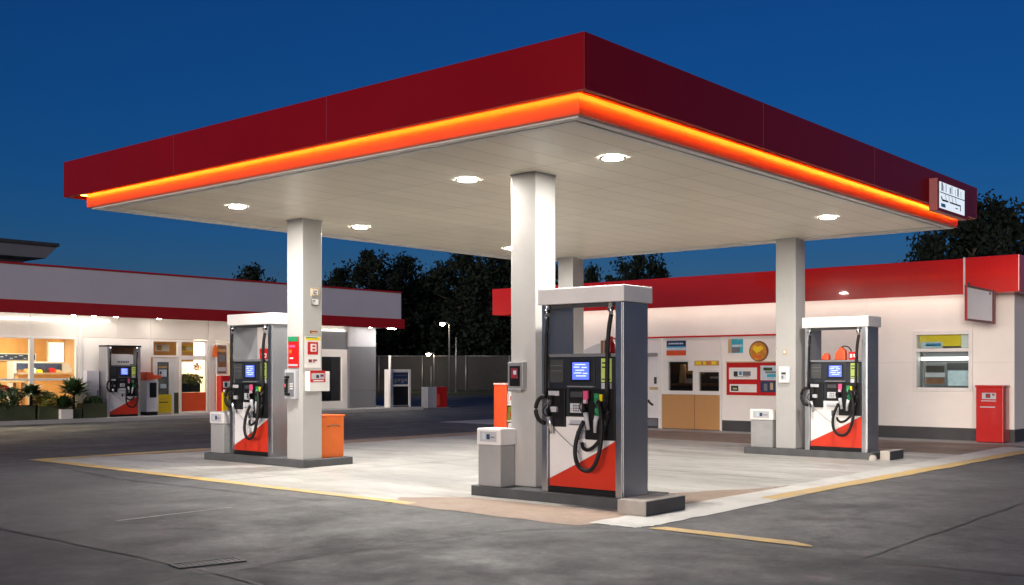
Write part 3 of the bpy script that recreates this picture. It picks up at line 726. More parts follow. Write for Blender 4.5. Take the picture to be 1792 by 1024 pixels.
# solid walls
mb = MB(); L(mb, 17.80, 20.27, .12, 2.70, -.2, 0, WALLW); mb.build('wall', st)
mb = MB(); L(mb, 23.62, 26.7, .12, 3.40, -.2, 0, WALLW); mb.build('wall', st)
mb = MB(); L(mb, 17.80, 19.05, 2.71, 3.40, -.2, -.004, CREAM); L(mb, 19.06, 20.27, 2.71, 3.40, -.2, -.004, CREAM)
L(mb, 20.28, 22.53, 2.72, 3.40, -.2, -.004, CREAM); L(mb, 22.80, 23.61, 2.72, 3.40, -.2, -.004, CREAM)
L(mb, 10, 16.08, 2.70, 3.40, -.1, -.004, CREAM); L(mb, 16.10, 17.66, 2.70, 3.40, -.1, -.004, CREAM)
mb.build('upper_panel', st)
mb = MB(); L(mb, 10, 17.66, .12, .42, -.15, 0, WOOD); mb.build('window_plinth', st)
mb = MB(); mb.box(10, 30.5, 38.6, 38.8, .12, 3.4, WOOD); mb.box(30.3, 30.5, 33.5, 38.6, .12, 3.4, GREYP); mb.box(10, 10.2, 33.5, 38.6, .12, 3.4, WOOD); mb.build('inner_wall', st)
mb = MB(); mb.box(10.2, 30.3, 33.6, 38.6, .12, .13, FLOORT); mb.build('shop_floor', st)
mb = MB(); mb.box(19.85, 20.0, 33.6, 38.6, .13, 3.4, WOOD); mb.box(23.7, 23.85, 33.6, 38.6, .13, 3.4, WALLW); mb.build('partition', st)
# windows at the left
def window(u0, u1, z0, z1, bars_u=(), bars_z=(), fw=.07, parent=st, gl=GLASS, fm=WHITE, d=.0, name='window'):
    mb = MB()
    L(mb, u0, u0 + fw, z0, z1, -.08, .03 + d, fm); L(mb, u1 - fw, u1, z0, z1, -.08, .03 + d, fm)
    L(mb, u0 + fw, u1 - fw, z0, z0 + fw, -.08, .029 + d, fm); L(mb, u0 + fw, u1 - fw, z1 - fw, z1, -.08, .029 + d, fm)
    for b in bars_u: L(mb, b - .03, b + .03, z0 + fw, z1 - fw, -.07, .026 + d, fm)
    for b in bars_z: L(mb, u0 + fw, u1 - fw, b - .035, b + .035, -.07, .027 + d, fm)
    w = mb.build(name, parent, .006)
    mb = MB(); L(mb, u0 + fw, u1 - fw, z0 + fw, z1 - fw, -.05, -.042, gl); mb.build('pane', w)
    return w
window(12.2, 14.0, .42, 2.70, bars_z=(1.345,)); window(14.0, 16.13, .42, 2.70, bars_z=(1.345,)); window(16.13, 17.64, .42, 2.70, bars_z=(1.345,))
mb = MB(); L(mb, 17.66, 17.78, .12, 3.40, -.1, .04, WHITE); L(mb, 22.55, 22.79, .12, 3.40, -.1, .05, CREAM); L(mb, 16.07, 16.11, 2.70, 3.2, -.1, .02, WHITE); mb.build('mullion', st, .006)
mb = MB(); L(mb, 10, 18.72, 3.215, 3.265, .01, .07, TUBE); mb.build('tube_light', st)
# entrance glazing and doors
window(20.28, 21.37, 2.08, 2.70, fm=WALLW, fw=.075); window(21.37, 22.53, 2.08, 2.70, fm=WALLW, fw=.075)
mb = MB(); L(mb, 20.34, 20.52, .13, 2.06, -.08, .01, WHITE); L(mb, 20.98, 21.16, .13, 2.06, -.08, .01, WHITE); L(mb, 20.52, 20.98, 1.92, 2.06, -.08, .009, WHITE); L(mb, 20.52, 20.98, .13, .80, -.08, .009, WHITE)
dr = mb.build('door', st, .006)
mb = MB(); L(mb, 20.52, 20.98, .80, 1.92, -.05, -.042, glass('dark_door_glass', (.16, .17, .2), .9)); mb.build('pane', dr)
mb = MB(); L(mb, 20.46, 21.06, .17, .80, .0095, .02, YELLOW); L(mb, 20.58, 20.92, .52, .55, .0205, .023, INK); L(mb, 20.60, 20.85, .64, .655, .0205, .023, TAN); L(mb, 20.56, 20.8, .36, .372, .0205, .023, TAN); mb.build('yellow_kick_plate', dr)
mb = MB(); L(mb, 20.60, 20.90, 1.42, 1.66, -.04, -.03, PALEB); L(mb, 20.62, 20.7, 1.5, 1.6, -.029, -.026, INK); L(mb, 20.66, 20.88, 1.02, 1.16, -.04, -.03, PALEB); L(mb, 20.58, 20.92, 1.72, 1.78, -.04, -.03, OCHRE); mb.build('door_notice', dr)
mb = MB(); L(mb, 21.18, 21.34, .13, .86, -.06, .0, PLANT_BOX); L(mb, 21.18, 21.34, .86, 2.06, -.06, .0, WALLW); L(mb, 20.27, 20.335, .12, 2.07, -.09, .01, OCHRE); mb.build('door_jamb', st)
window(21.37, 22.53, .12, 2.08, fm=WALLW, fw=.075, d=.01)
mb = MB(); L(mb, 21.46, 22.44, .20, .86, -.04, .012, ORRED); mb.build('red_panel', st, .006)
window(22.79, 23.62, .12, 2.70, fm=WALLW, fw=.07)
# right-hand part behind the left column
mb = MB(); L(mb, 26.7, 29.07, 2.49, 3.18, -.2, 0, GREYP); L(mb, 26.7, 29.07, 3.185, 3.40, -.2, -.01, CREAM); mb.build('grey_panel', st)
window(26.7, 29.05, .12, 2.48, fm=WALLW, fw=.30, gl=GLASSD)
mb = MB(); L(mb, 26.9, 28.9, .14, 2.4, -.9, -.8, LGREY); mb.build('blind', st)
mb = MB(); L(mb, 29.075, 30.52, .12, .80, -.3, .10, GREYP); L(mb, 29.075, 30.52, .806, 2.60, -.3, .10, GREYP); mb.build('pier', st, .006)
mb = MB(); L(mb, 29.075, 30.52, 2.606, 3.398, -.3, .095, LGREY); mb.build('pier_light_panel', st, .01)
mb = MB(); mb.box(30.505, 30.52, 33.71, 39.0, .12, 3.40, GREYP); mb.box(10.0, 30.52, 38.81, 39.0, .12, 3.40, GREYP); mb.build('outer_wall', st)
mb = MB(); L(mb, 27.6, 28.9, 3.21, 3.25, .0, .06, TUBE); mb.build('tube_light', st)
# eave lights
EAVE = [(17.22, 'eave spotlight above the right edge of the shop windows'), (17.90, 'eave spotlight just right of the window post of the shop'), (18.67, 'eave spotlight above the dispenser at the shop'), (20.25, 'eave spotlight above the shop entrance frame'), (29.8, 'eave spotlight shining down the grey pier of the shop')]
el = None
for (u, lab) in EAVE:
    if el is None:
        el = thing('eave_spotlight', lab, 'spotlight', (u, 32.85, 3.40), 0, 'spotlights in the shop eave')
        mb = MB(); mb.lathe([(.10, -.001), (.105, -.015), (.085, -.02)], (0, 0, 0), WHITE, 20); mb.build('bezel', el, local=True)
        mb = MB(); mb.lathe([(.084, -.012), (.07, -.03), (.001, -.04)], (0, 0, 0), SPOTL, 16); mb.build('lens', el, local=True)
    else:
        c = copy_tree(el); c.location = (u, 32.85, 3.40); c['label'] = lab
t = thing('flood_lamp', 'bright oval lamp under the red trim at the right end of the shop', 'lamp', (30.85, 32.7, 3.40))
mb = MB(); mb.lathe([(.26, 0), (.26, -.03), (.2, -.04)], (30.85, 32.7, 3.40), WHITE, 20); mb.build('bezel', t)
mb = MB(); mb.lathe([(.2, -.03), (.15, -.06), (.001, -.07)], (30.85, 32.7, 3.40), SPOTL, 16); mb.build('lens', t)

# inside the left store
t = thing('menu_board', 'long navy menu board hung on the shop back wall', 'menu board', (17.2, 38.5, 2.0))
mb = MB(); mb.box(14.2, 18.78, 38.52, 38.59, 1.98, 2.24, WHITE); mb.build('frame', t)
mb = MB(); mb.box(14.25, 18.73, 38.50, 38.519, 2.01, 2.21, NAVY)
mb.build('face', t)
mb = MB()
for k in range(26): mb.box(14.35 + k * .165, 14.35 + k * .165 + random.uniform(.05, .14), 38.494, 38.499, 2.05 + .05 * (k % 3), 2.075 + .05 * (k % 3), PALEB)
mb.build('print', t)
t = thing('display_counter', 'rounded steel food counter with goods behind the shop window', 'counter', (18.7, 36.8, .13))
mb = MB(); mb.prism([(17.2, .13), (19.3, .13), (19.3, 1.7), (19.15, 1.88), (18.9, 1.94), (17.2, 1.94)], 1, 36.9, 37.4, LGREY); mb.build('case', t, .01)
mb = MB(); mb.box(17.3, 18.9, 36.88, 36.899, 1.62, 1.88, NAVY); mb.build('front_glass', t)
for k in range(7):
    mb = MB(); m = (BROWN, OCHRE, PALEB, YELLOW, INK, RED, TAN)[k]; x = 17.38 + k * .22
    h = .08 + .03 * (k % 3); mb.box(x - .08, x + .08, 36.70, 36.86, 1.556, 1.56 + h, m); mb.box(x - .06, x + .05, 36.72, 36.84, 1.561 + h, 1.58 + h, WHITE); mb.build('packet', t, .01)
mb = MB(); mb.box(17.2, 19.2, 36.6, 36.9, 1.50, 1.555, SILVER); mb.box(17.25, 19.15, 36.72, 36.899, .13, 1.499, OCHRE); mb.build('shelf', t)
t = thing('shelf_unit', 'row of packed shelves along the shop back wall below the navy board', 'shelves', (16, 38.3, .13))
mb = MB()
for z in (.5, 1.0, 1.5, 1.9): mb.box(13.8, 17.1, 38.1, 38.59, z, z + .03, WHITE)
mb.build('boards', t)
cols = [BROWN, NAVY, PALEB, OCHRE, GREYP, RED, TAN, WHITE]
for z in (.53, 1.03, 1.53):
    for k in range(11):
        mb = MB(); x = 13.9 + k * .29; h = random.uniform(.18, .34)
        mb.box(x, x + .2, 38.15, 38.4, z, z + h, random.choice(cols)); mb.build('packet', t, .008)
t = thing('shop_table', 'low wooden table with pale top inside the shop window', 'table', (16.2, 36.2, .13))
mb = MB(); mb.box(15.2, 17.2, 35.9, 36.7, 1.22, 1.28, TAN); mb.build('tabletop', t, .01)
for (x, y) in ((15.3, 36.0), (17.1, 36.0), (15.3, 36.6), (17.1, 36.6)):
    mb = MB(); mb.box(x - .04, x + .04, y - .04, y + .04, .13, 1.219, BROWN); mb.build('leg', t)
t = thing('wall_panel_light', 'tall white lit panel on the shop back wall', 'light panel', (19.6, 38.5, 1.6))
PANEL = emit('panel_glow', (1, .95, .85), 1.3)
mb = MB(); mb.box(19.25, 19.8, 38.53, 38.59, 1.55, 2.65, PANEL); mb.build('face', t)
mb = MB(); mb.box(19.2, 19.249, 38.52, 38.59, 1.5, 2.7, WHITE); mb.box(19.801, 19.84, 38.52, 38.59, 1.5, 2.7, WHITE); mb.build('frame', t)
t = thing('chiller_cabinet', 'pale grey chiller behind the right glass door of the shop', 'chiller', (22.3, 36.9, .13))
mb = MB(); mb.box(21.9, 23.3, 36.9, 37.6, .13, 2.2, LGREY); mb.build('cabinet', t, .02)
mb = MB(); mb.box(22.1, 23.1, 36.88, 36.899, .7, 2.0, PALEB); mb.build('glass_front', t)
mb = MB(); mb.box(22.15, 22.2, 36.82, 36.879, 1.0, 1.5, INK); mb.build('handle', t)
mb = MB(); mb.prism([(21.3, 1.9), (22.6, 1.9), (22.6, 2.7), (21.3, 2.7)], 1, 38.5, 38.59, OCHRE); o = mb.build('wall_picture'); tag(o, 'ochre picture panel high on the wall inside the shop entrance', 'picture')
for (u, w, lab, m) in ((20.9, .55, 'cream menu card behind the left transom window of the shop', WHITE), (21.85, .6, 'bright menu card behind the right transom window of the shop', YELLOW)):
    mb = MB(); mb.box(u - w / 2, u + w / 2, 33.7, 33.72, 2.3, 2.53, m); mb.box(u - w * .4, u - w * .05, 33.695, 33.6995, 2.33, 2.5, OCHRE); mb.box(u + .02, u + w * .4, 33.695, 33.6995, 2.35, 2.48, WHITE)
    o = mb.build('menu_card'); tag(o, lab, 'menu card', 'menu cards over the entrance')
mb = MB(); mb.box(20.2, 23.0, 35.0, 35.03, 1.95, 3.4, WOOD); o = mb.build('timber_bulkhead'); tag(o, 'timber bulkhead hanging above the shop entrance inside', 'bulkhead')

# lamps that light the shop inside
def area_lamp(name, loc, size, energy, col, rot=(0, 0, 0), parent=None):
    ld = bpy.data.lights.new(name, 'AREA'); ld.shape = 'RECTANGLE'; ld.size = size[0]; ld.size_y = size[1]; ld.energy = energy; ld.color = col
    o = bpy.data.objects.new(name, ld); COL.objects.link(o); o.location = loc; o.rotation_euler = rot
    return o
area_lamp('shop_ceiling_lamp', (15.5, 36.0, 3.36), (5.5, 1.6), 430, (1.0, .78, .50))
area_lamp('shop_ceiling_lamp', (21.8, 35.9, 3.36), (2.6, 1.4), 210, (1.0, .82, .58))
area_lamp('shop_ceiling_lamp', (27.8, 35.5, 3.36), (3.0, 1.2), 40, (.9, .95, 1.0))

# left store front furniture: glass door displays
def blades(mb, c, n, r, h, m, droop=.6, w=.05, seed=0, up=.35):
    rnd = random.Random(seed)
    for i in range(n):
        a = rnd.uniform(0, 2 * math.pi); el_ = rnd.uniform(up, 1.45); ln = r * rnd.uniform(.7, 1.1)
        d = Vector((math.cos(a), math.sin(a), 0)); s = Vector((-d.y, d.x, 0)); pts = []
        for k in range(6):
            t = k / 5; hor = ln * t * math.cos(el_) * (1 + .2 * t); ver = ln * t * math.sin(el_) * h / r - droop * ln * t * t * .6
            pts.append(Vector(c) + d * hor + Vector((0, 0, ver)))
        b = len(mb.v)
        for k, p in enumerate(pts):
            ww = w * math.sin(math.pi * (.12 + .86 * k / 5)) * rnd.uniform(.8, 1.2)
            mb.v += [tuple(p - s * ww), tuple(p + s * ww)]
        for k in range(5): mb.face([b + 2 * k, b + 2 * k + 1, b + 2 * k + 3, b + 2 * k + 2], m)
def leafball(mb, c, r, n, m, size=.06, seed=0, sq=1.0):
    rnd = random.Random(seed)
    for i in range(n):
        d = Vector((rnd.gauss(0, 1), rnd.gauss(0, 1), rnd.gauss(0, 1))).normalized() * (r * rnd.uniform(.3, 1) ** .6)
        p = Vector(c) + Vector((d.x, d.y, d.z * sq)); q = Matrix.Rotation(rnd.uniform(0, 6.28), 3, Vector((rnd.gauss(0, 1), rnd.gauss(0, 1), rnd.gauss(0, 1))).normalized())
        s = size * rnd.uniform(.6, 1.3)
        b = len(mb.v); mb.v += [tuple(p + q @ Vector(x)) for x in ((-s, 0, 0), (0, -s * .5, 0), (s, 0, 0), (0, s * .5, 0))]; mb.face([b, b + 1, b + 2, b + 3], m)
def planter(u0, u1, h, label, v=32.8, d=.45):
    t = thing('planter_box', label, 'planter', ((u0 + u1) / 2, v, .12), 0, 'olive planter boxes before the shop')
    mb = MB(); mb.box(u0, u1, v - d / 2, v + d / 2, .12, h, PLANT_BOX); mb.build('box', t, .015)
    mb = MB(); mb.box(u0 + .03, u1 - .03, v - d / 2 + .03, v + d / 2 - .03, h - .015, h + .005, BARK); mb.build('soil', t)
    return t
planter(13.6, 15.86, .56, 'long olive planter box at the left edge of the shop front')
planter(15.95, 16.58, .54, 'short olive planter box behind the white plant pot')
planter(17.0, 17.36, .42, 'narrow low olive planter box right of the white plant pot')
planter(17.42, 18.2, .58, 'olive planter box beside the dispenser at the shop')
def palm(c, r, h, n, stem, label, m=PLEAF, seed=1, w=.06, name='potted_palm', droop=.6, up=.3):
    t = thing(name, label, 'plant', c)
    mb = MB(); mb.tube([c, (c[0], c[1], c[2] + stem * .6), (c[0] + .01, c[1], c[2] + stem)], .05, BARK, 8, .04); mb.build('stem', t)
    mb = MB(); blades(mb, (c[0], c[1], c[2] + stem), n, r, h, m, droop, w, seed, up); mb.build('foliage', t)
    return t
palm((15.83, 32.8, .56), .74, .64, 170, .30, 'dark palm with a spreading crown over the long planter', seed=2)
palm((17.2, 32.8, .42), .82, .88, 220, .42, 'tallest dark palm left of the dispenser at the shop', seed=3)
t = thing('plant_pot', 'small white pot holding a bushy green plant before the shop', 'plant pot', (16.8, 32.62, .12))
mb = MB(); mb.prism([(16.6, 32.45), (17.0, 32.45), (17.0, 32.8), (16.6, 32.8)], 2, .12, .42, WHITE); mb.build('pot', t, .015)
mb = MB(); blades(mb, (16.8, 32.62, .42), 190, .55, .6, PLEAF, .4, .055, 5, .3); mb.build('foliage', t)
t = thing('red_flowers', 'leafy plant with red flowers at the left edge of the shop front', 'plant', (14.9, 32.8, .56))
mb = MB(); leafball(mb, (14.95, 32.8, .82), .62, 1000, PLEAF, .07, 6, .6); mb.build('foliage', t)
mb = MB(); leafball(mb, (14.95, 32.7, 1.08), .16, 60, RED, .05, 7, .7); leafball(mb, (15.25, 32.75, .98), .12, 40, BROWN, .05, 8, .8); mb.build('flowers', t)
t = thing('low_shrub', 'low yellowish shrub between the two dark palms', 'plant', (16.25, 32.8, .54))
mb = MB(); leafball(mb, (16.25, 32.8, .74), .42, 700, PLEAF2, .06, 9, .6); mb.build('foliage', t)
t = thing('low_shrub', 'low dark shrub in the planter beside the shop dispenser', 'plant', (17.85, 32.8, .58))
mb = MB(); leafball(mb, (17.85, 32.8, .66), .30, 420, PLEAF, .06, 10, .5); mb.build('foliage', t)
t = thing('flower_display', 'mixed yellow and green flowers on a dark stand behind the shop glass door', 'flowers', (21.9, 33.85, .13))
mb = MB(); mb.box(21.5, 22.42, 33.7, 34.1, .86, 1.18, BLACK); mb.build('stand', t, .01)
mb = MB(); leafball(mb, (21.75, 33.72, 1.33), .3, 260, PLEAF2, .07, 11, .6); leafball(mb, (22.2, 33.72, 1.3), .3, 260, PLEAF2, .07, 12, .7); leafball(mb, (22.0, 33.7, 1.38), .26, 120, YELLOW, .06, 31, .6); leafball(mb, (21.95, 33.72, 1.25), .3, 160, PLEAF, .06, 32, .5); leafball(mb, (21.6, 33.8, 1.45), .14, 70, ORANGE, .05, 13); leafball(mb, (22.38, 33.85, 1.75), .14, 70, ORANGE, .05, 14); mb.build('blooms', t)

# locker + small kiosk beside the shop dispenser
t = thing('utility_locker', 'plain grey lilac locker against the white shop wall left of the dispenser', 'locker', (18.12, 33.2, .12))
mb = MB(); mb.box(17.80, 18.22, 33.1, 33.39, .12, 1.62, LILAC); mb.build('body', t, .01)
mb = MB(); mb.box(18.15, 18.18, 33.07, 33.099, .8, 1.0, GREYP); mb.build('handle', t)
t = thing('payment_kiosk', 'narrow white payment kiosk with a dark window and orange red hood at the shop', 'kiosk', (20.05, 33.1, .12))
mb = MB(); mb.box(19.84, 20.28, 32.95, 33.38, .24, 1.30, PWHITE); mb.build('cabinet', t, .01)
mb = MB(); mb.box(19.86, 20.27, 32.97, 33.38, .12, .24, BLACK); mb.build('plinth', t)
mb = MB(); mb.prism([(19.80, 1.30), (20.36, 1.36), (20.36, 1.48), (20.08, 1.46), (20.06, 1.56), (19.82, 1.58)], 1, 32.9, 33.36, ORRED); mb.build('hood', t, .008)
mb = MB(); mb.box(19.95, 20.2, 32.935, 32.949, .72, 1.22, BLACK); mb.build('window', t, .004)
t = thing('newspaper_cabinet', 'red cabinet with photo cards behind a planted tub at the shop', 'cabinet', (23.15, 33.0, .12))
mb = MB(); mb.box(22.82, 23.5, 33.0, 33.3, .12, 1.45, RED); mb.build('body', t, .012)
mb = MB(); mb.box(22.9, 23.12, 32.985, 32.999, 1.02, 1.24, PALEB); mb.box(23.14, 23.42, 32.985, 32.999, 1.06, 1.26, WHITE); mb.box(22.95, 23.05, 32.98, 32.984, 1.05, 1.2, INK); mb.build('cards', t)
t = thing('yellow_stand', 'slim yellow stand with a white tip beside the red cabinet', 'stand', (22.87, 32.85, .12))
mb = MB(); mb.box(22.76, 22.98, 32.8, 32.9, .12, .86, YELLOW); mb.build('board', t, .01)
mb = MB(); mb.box(22.82, 22.92, 32.81, 32.89, .861, .95, WHITE); mb.build('tip', t, .01)
t = thing('planted_tub', 'dark green planted tub in front of the red cabinet', 'plant', (23.15, 32.7, .12))
mb = MB(); mb.prism([(22.95, 32.5), (23.4, 32.5), (23.4, 32.85), (22.95, 32.85)], 2, .12, .6, PLANT_BOX); mb.build('tub', t, .02)
mb = MB(); blades(mb, (23.17, 32.68, .58), 70, .5, .6, PLEAF, .3, .05, 21, .6); leafball(mb, (23.17, 32.68, .8), .3, 180, PLEAF, .06, 22); mb.build('foliage', t)
t = thing('window_poster', 'dark picture poster in a white frame on the shop glass above the red cabinet', 'poster', (23.07, 33.36, 1.47))
mb = MB(); mb.box(22.84, 23.34, 33.33, 33.36, 1.46, 2.60, WHITE); mb.build('frame', t)
mb = MB(); mb.box(22.88, 23.26, 33.322, 33.329, 1.52, 2.54, BROWN); mb.box(22.9, 23.24, 33.318, 33.3215, 2.30, 2.40, OCHRE); mb.box(22.93, 23.2, 33.318, 33.3215, 1.95, 2.2, GREYP); mb.box(22.9, 23.24, 33.318, 33.3215, 1.6, 1.75, LGREY); mb.build('picture', t)
t = thing('pennant', 'rounded ochre pennant hanging beside the window poster of the shop', 'pennant', (22.72, 33.2, 2.1))
mb = MB(); mb.prism([(22.62, 2.12), (22.82, 2.12), (22.84, 2.45), (22.76, 2.56), (22.66, 2.45)], 1, 33.25, 33.275, ORANGE); mb.build('cloth', t)
mb = MB(); mb.tube([(22.6, 33.26, 2.57), (22.9, 33.26, 2.57)], .008, WHITE, 6); mb.build('rod', t)

# right end of the left store: display case, pole, two-tone box
t = thing('display_case', 'white framed display case with dark glass standing on the kerb past the shop', 'display case', (31.0, 32.85, .0))
u0, u1, v0, v1 = 30.62, 31.75, 32.5, 32.9
mb = MB()
for (a, b) in ((u0, u0 + .12), (u1 - .12, u1)): mb.box(a, b, v0, v1, 0.12, 1.68, WHITE)
mb.box(u0 + .12, u1 - .12, v0, v1, 1.56, 1.68, WHITE); mb.box(u0 + .12, u1 - .12, v0, v1, .98, 1.06, WHITE); mb.box(u0 + .12, u1 - .12, v0, v1, .12, .2, DGREY)
mb.build('frame', t, .01)
mb = MB(); mb.box(u0 + .12, u1 - .12, v0 + .03, v0 + .05, 1.06, 1.56, NAVY)
for k in range(4): mb.box(u0 + .2 + k * .2, u0 + .34 + k * .2, v0 + .02, v0 + .029, 1.12 + .06 * (k % 2), 1.3, GREYP)
mb.box(u0 + .2, u1 - .2, v0 + .02, v0 + .029, 1.42, 1.45, GREYP)
mb.build('upper_glass', t)
mb = MB(); mb.box(u0 + .12, u1 - .12, v0 + .03, v0 + .05, .2, .98, BLACK); mb.build('lower_glass', t)
mb = MB(); mb.tube([(30.5, 32.45, .12), (30.5, 32.45, 2.25)], .05, WHITE, 12); o = mb.build('white_post'); tag(o, 'white post standing left of the display case', 'post')
t = thing('cabinet_box', 'low cabinet half white half red standing on the far road edge', 'cabinet', (34.2, 33.4, 0))
mb = MB(); mb.box(33.55, 34.1, 33.3, 33.7, .02, .92, LGREY); mb.build('white_door', t, .015)
mb = MB(); mb.box(34.11, 34.75, 33.3, 33.7, .02, .92, RED); rd = mb.build('red_door', t, .015)
mb = MB(); mb.box(34.15, 34.3, 33.28, 33.299, .1, .6, ORRED); mb.build('flame_mark', rd)
mb = MB(); mb.box(33.5, 34.85, 33.25, 33.75, .0, .02, CONC); mb.build('base', t)

# dark building roof behind the shop at left
t = thing('flat_roof_building', 'dark building with a wide flat overhanging roof behind the shop at far left', 'building', (17, 47, 0))
mb = MB(); mb.box(6, 22.45, 44.0, 52, 6.83, 6.97, DGREY); mb.prism([(6, 6.3), (21.9, 6.3), (22.4, 6.828), (6, 6.828)], 1, 44.1, 51.9, GREYP); mb.build('roof', t, .01)
mb = MB(); mb.box(6, 21.5, 45.2, 51, 0, 6.3, GREYP); mb.build('wall', t)
for k in range(5):
    mb = MB(); mb.box(13 + k * 1.7, 14.2 + k * 1.7, 45.17, 45.199, 5.2, 6.1, BLACK); mb.build('window', t)

# ---------------------------------------------------------------- right store
RU = 25.9
rs = thing('kiosk_building', 'low white kiosk building with a glossy red fascia at right', 'kiosk', (29, 14.7, 0))
def Rb(mb, v0, v1, z0, z1, d0, d1, m): return mb.box(RU - d1, RU - d0, v0, v1, z0, z1, m)
mb = MB()
VN, VF = 7.2, 21.9
mb.box(RU, RU + .25, VN, 8.15, .29, 3.519, WALLW); mb.box(RU, RU + .25, 8.15, 9.40, .29, 1.2, WALLW); mb.box(RU, RU + .25, 8.15, 9.40, 2.5, 3.519, WALLW); mb.box(RU, RU + .25, 9.40, 14.62, .29, 3.519, WALLW)
mb.box(RU, RU + .25, 14.62, 16.50, 2.57, 3.519, WALLW); mb.box(RU, RU + .25, 16.50, VF, .29, 3.519, WALLW)
mb.box(RU, RU + .25, 14.62, 15.44, 1.62, 2.569, WALLW); mb.box(RU, RU + .25, 15.44, 16.5, 1.91, 2.569, WALLW)
mb.box(RU + .25, 34, VN, VN + .25, .0, 3.519, WALLW); mb.box(RU + .25, 34, VF - .25, VF, 0, 3.519, WALLW); mb.box(33.75, 34, VN + .25, VF - .25, 0, 3.519, WALLW)
mb.build('wall', rs)
mb = MB()
for v in (8.09, 10.6, 12.2): Rb(mb, v, v + .012, .3, 3.5, 0, .003, CREAM)
Rb(mb, VN, 8.089, 1.80, 1.812, 0, .003, CREAM); Rb(mb, 9.5, 12.19, 1.80, 1.812, 0, .003, CREAM)
mb.build('wall_joints', rs)
mb = MB(); mb.box(RU - .015, RU + .25, VN - .015, VF, 0, .288, DGREY); mb.box(RU + .251, 34, VN - .015, VN - .001, 0, .288, DGREY); mb.build('base_band', rs)
mb = MB(); mb.box(25.3, 25.36, 8.11, 22.3, 3.34, 4.15, SRED); mb.box(25.36, 34.4, 22.24, 22.3, 3.34, 4.15, SRED); mb.build('fascia', rs, .01)
mb = MB(); mb.box(25.361, 34.4, 8.11, 22.239, 3.52, 4.10, WALLW); mb.build('roof', rs)
mb = MB(); mb.box(25.28, 34.4, 6.93, 8.07, 3.35, 4.165, SRED); mb.build('end_fascia', rs, .012)
mb = MB(); mb.box(25.26, 25.6, 8.07, 8.11, 3.35, 4.17, WHITE); mb.build('divider', rs, .004)
mb = MB(); mb.box(25.38, 25.46, 8.3, 22.0, 3.40, 3.46, WASH); mb.build('tube_light', rs)
mb = MB(); mb.box(30, 31.6, 9.2, 11.2, 4.15, 4.5, DGREY); mb.build('roof_plant', rs)
# glazed front section with ochre panel
mb = MB(); Rb(mb, 12.6, 18.2, 2.53, 2.575, 0, .04, RED); mb.build('red_strip', rs, .004)
mb = MB(); Rb(mb, 16.48, 16.59, .0, 2.529, -.02, .05, WHITE); Rb(mb, 14.59, 14.65, .0, 2.529, -.02, .04, WHITE); mb.build('mullion', rs, .006)
mb = MB(); Rb(mb, 14.655, 15.43, .02, .96, -.1, .03, OCHRE); Rb(mb, 15.442, 16.475, .02, .96, -.1, .03, OCHRE); mb.build('ochre_panel', rs, .004)
mb = MB(); Rb(mb, 14.65, 16.48, .962, 1.03, -.1, .045, WHITE); mb.build('counter_sill', rs, .006)
def rwin(v0, v1, z0, z1, back):
    mb = MB(); f = .035
    Rb(mb, v0, v0 + f, z0, z1, -.1, .02, WHITE); Rb(mb, v1 - f, v1, z0, z1, -.1, .02, WHITE); Rb(mb, v0 + f, v1 - f, z0, z0 + f, -.1, .019, WHITE); Rb(mb, v0 + f, v1 - f, z1 - f, z1, -.1, .019, WHITE)
    w = mb.build('window', rs, .004)
    mb = MB(); Rb(mb, v0 + f, v1 - f, z0 + f, z1 - f, -.06, -.052, GLASSD); mb.build('pane', w)
    mb = MB(); Rb(mb, v0 - .1, v1 + .1, z0 - .1, z1 + .1, -1.35, -1.3, DARKW); mb.build('backing', w)
t = thing('ticket_desk', 'brown desk with pale papers behind the larger dark kiosk window', 'desk', (26.5, 15.7, .9))
mb = MB(); mb.box(26.2, 26.7, 14.6, 16.4, 1.2, 1.26, BROWN); mb.build('desktop', t)
mb = MB(); mb.box(26.5, 26.6, 15.55, 16.1, 1.52, 1.78, OCHRE); mb.build('box_file', t, .01)
mb = MB(); mb.prism([(16.05, 1.26), (16.25, 1.26), (16.22, 1.8), (16.08, 1.8)][::-1], 0, 26.4, 26.5, TAN); mb.build('roll', t, .02)
for (va, vb, z) in ((15.75, 15.95, 1.27), (15.52, 15.7, 1.27), (14.8, 15.2, 1.4)):
    mb = MB(); mb.box(26.3, 26.34, va, vb, z, z + .13 if z < 1.3 else z + .06, PWHITE); mb.build('paper', t, .003)
area_lamp('added_interior_lamp', (26.6, 15.5, 2.3), (.4, 1.2), 9, (1.0, .8, .6))  # dim lamp added to light the interior, without a fixture
rwin(15.46, 16.32, 1.03, 1.90, 0); rwin(14.65, 15.34, 1.03, 1.615, 0)
for (va, vb, za, zb, da, db) in ((15.34, 15.46, 1.03, 1.62, -.1, .015), (15.44, 15.64, 1.621, 1.91, -.03, .025), (16.32, 16.48, 1.03, 1.91, -.1, .015)):
    mb = MB(); Rb(mb, va, vb, za, zb, da, db, WHITE); mb.build('window_post', rs)
# door at the left of the glazed part
mb = MB(); Rb(mb, 16.60, 17.55, .05, 2.5, -.02, .012, PWHITE); dr = mb.build('door', rs, .006)
mb = MB(); Rb(mb, 16.62, 17.5, 2.02, 2.12, .0125, .06, GALV); mb.build('door_closer', dr, .01)
mb = MB(); Rb(mb, 16.66, 16.74, 1.25, 1.44, .0125, .04, DGREY); mb.build('lock', dr, .01)
mb = MB(); mb.tube(bez((RU - .015, 16.80, .66), (RU - .1, 16.76, .66), (RU - .1, 16.9, .75), (RU - .015, 16.93, .78), 8), .03, BLACK, 8); mb.build('handle', dr)
mb = MB(); Rb(mb, 16.62, 16.9, 1.08, 1.16, .0125, .018, TAN); mb.build('name_plate', dr)
mb = MB(); Rb(mb, 16.64, 17.5, .06, .26, .0125, .03, GREYP); mb.build('kick_plate', dr)
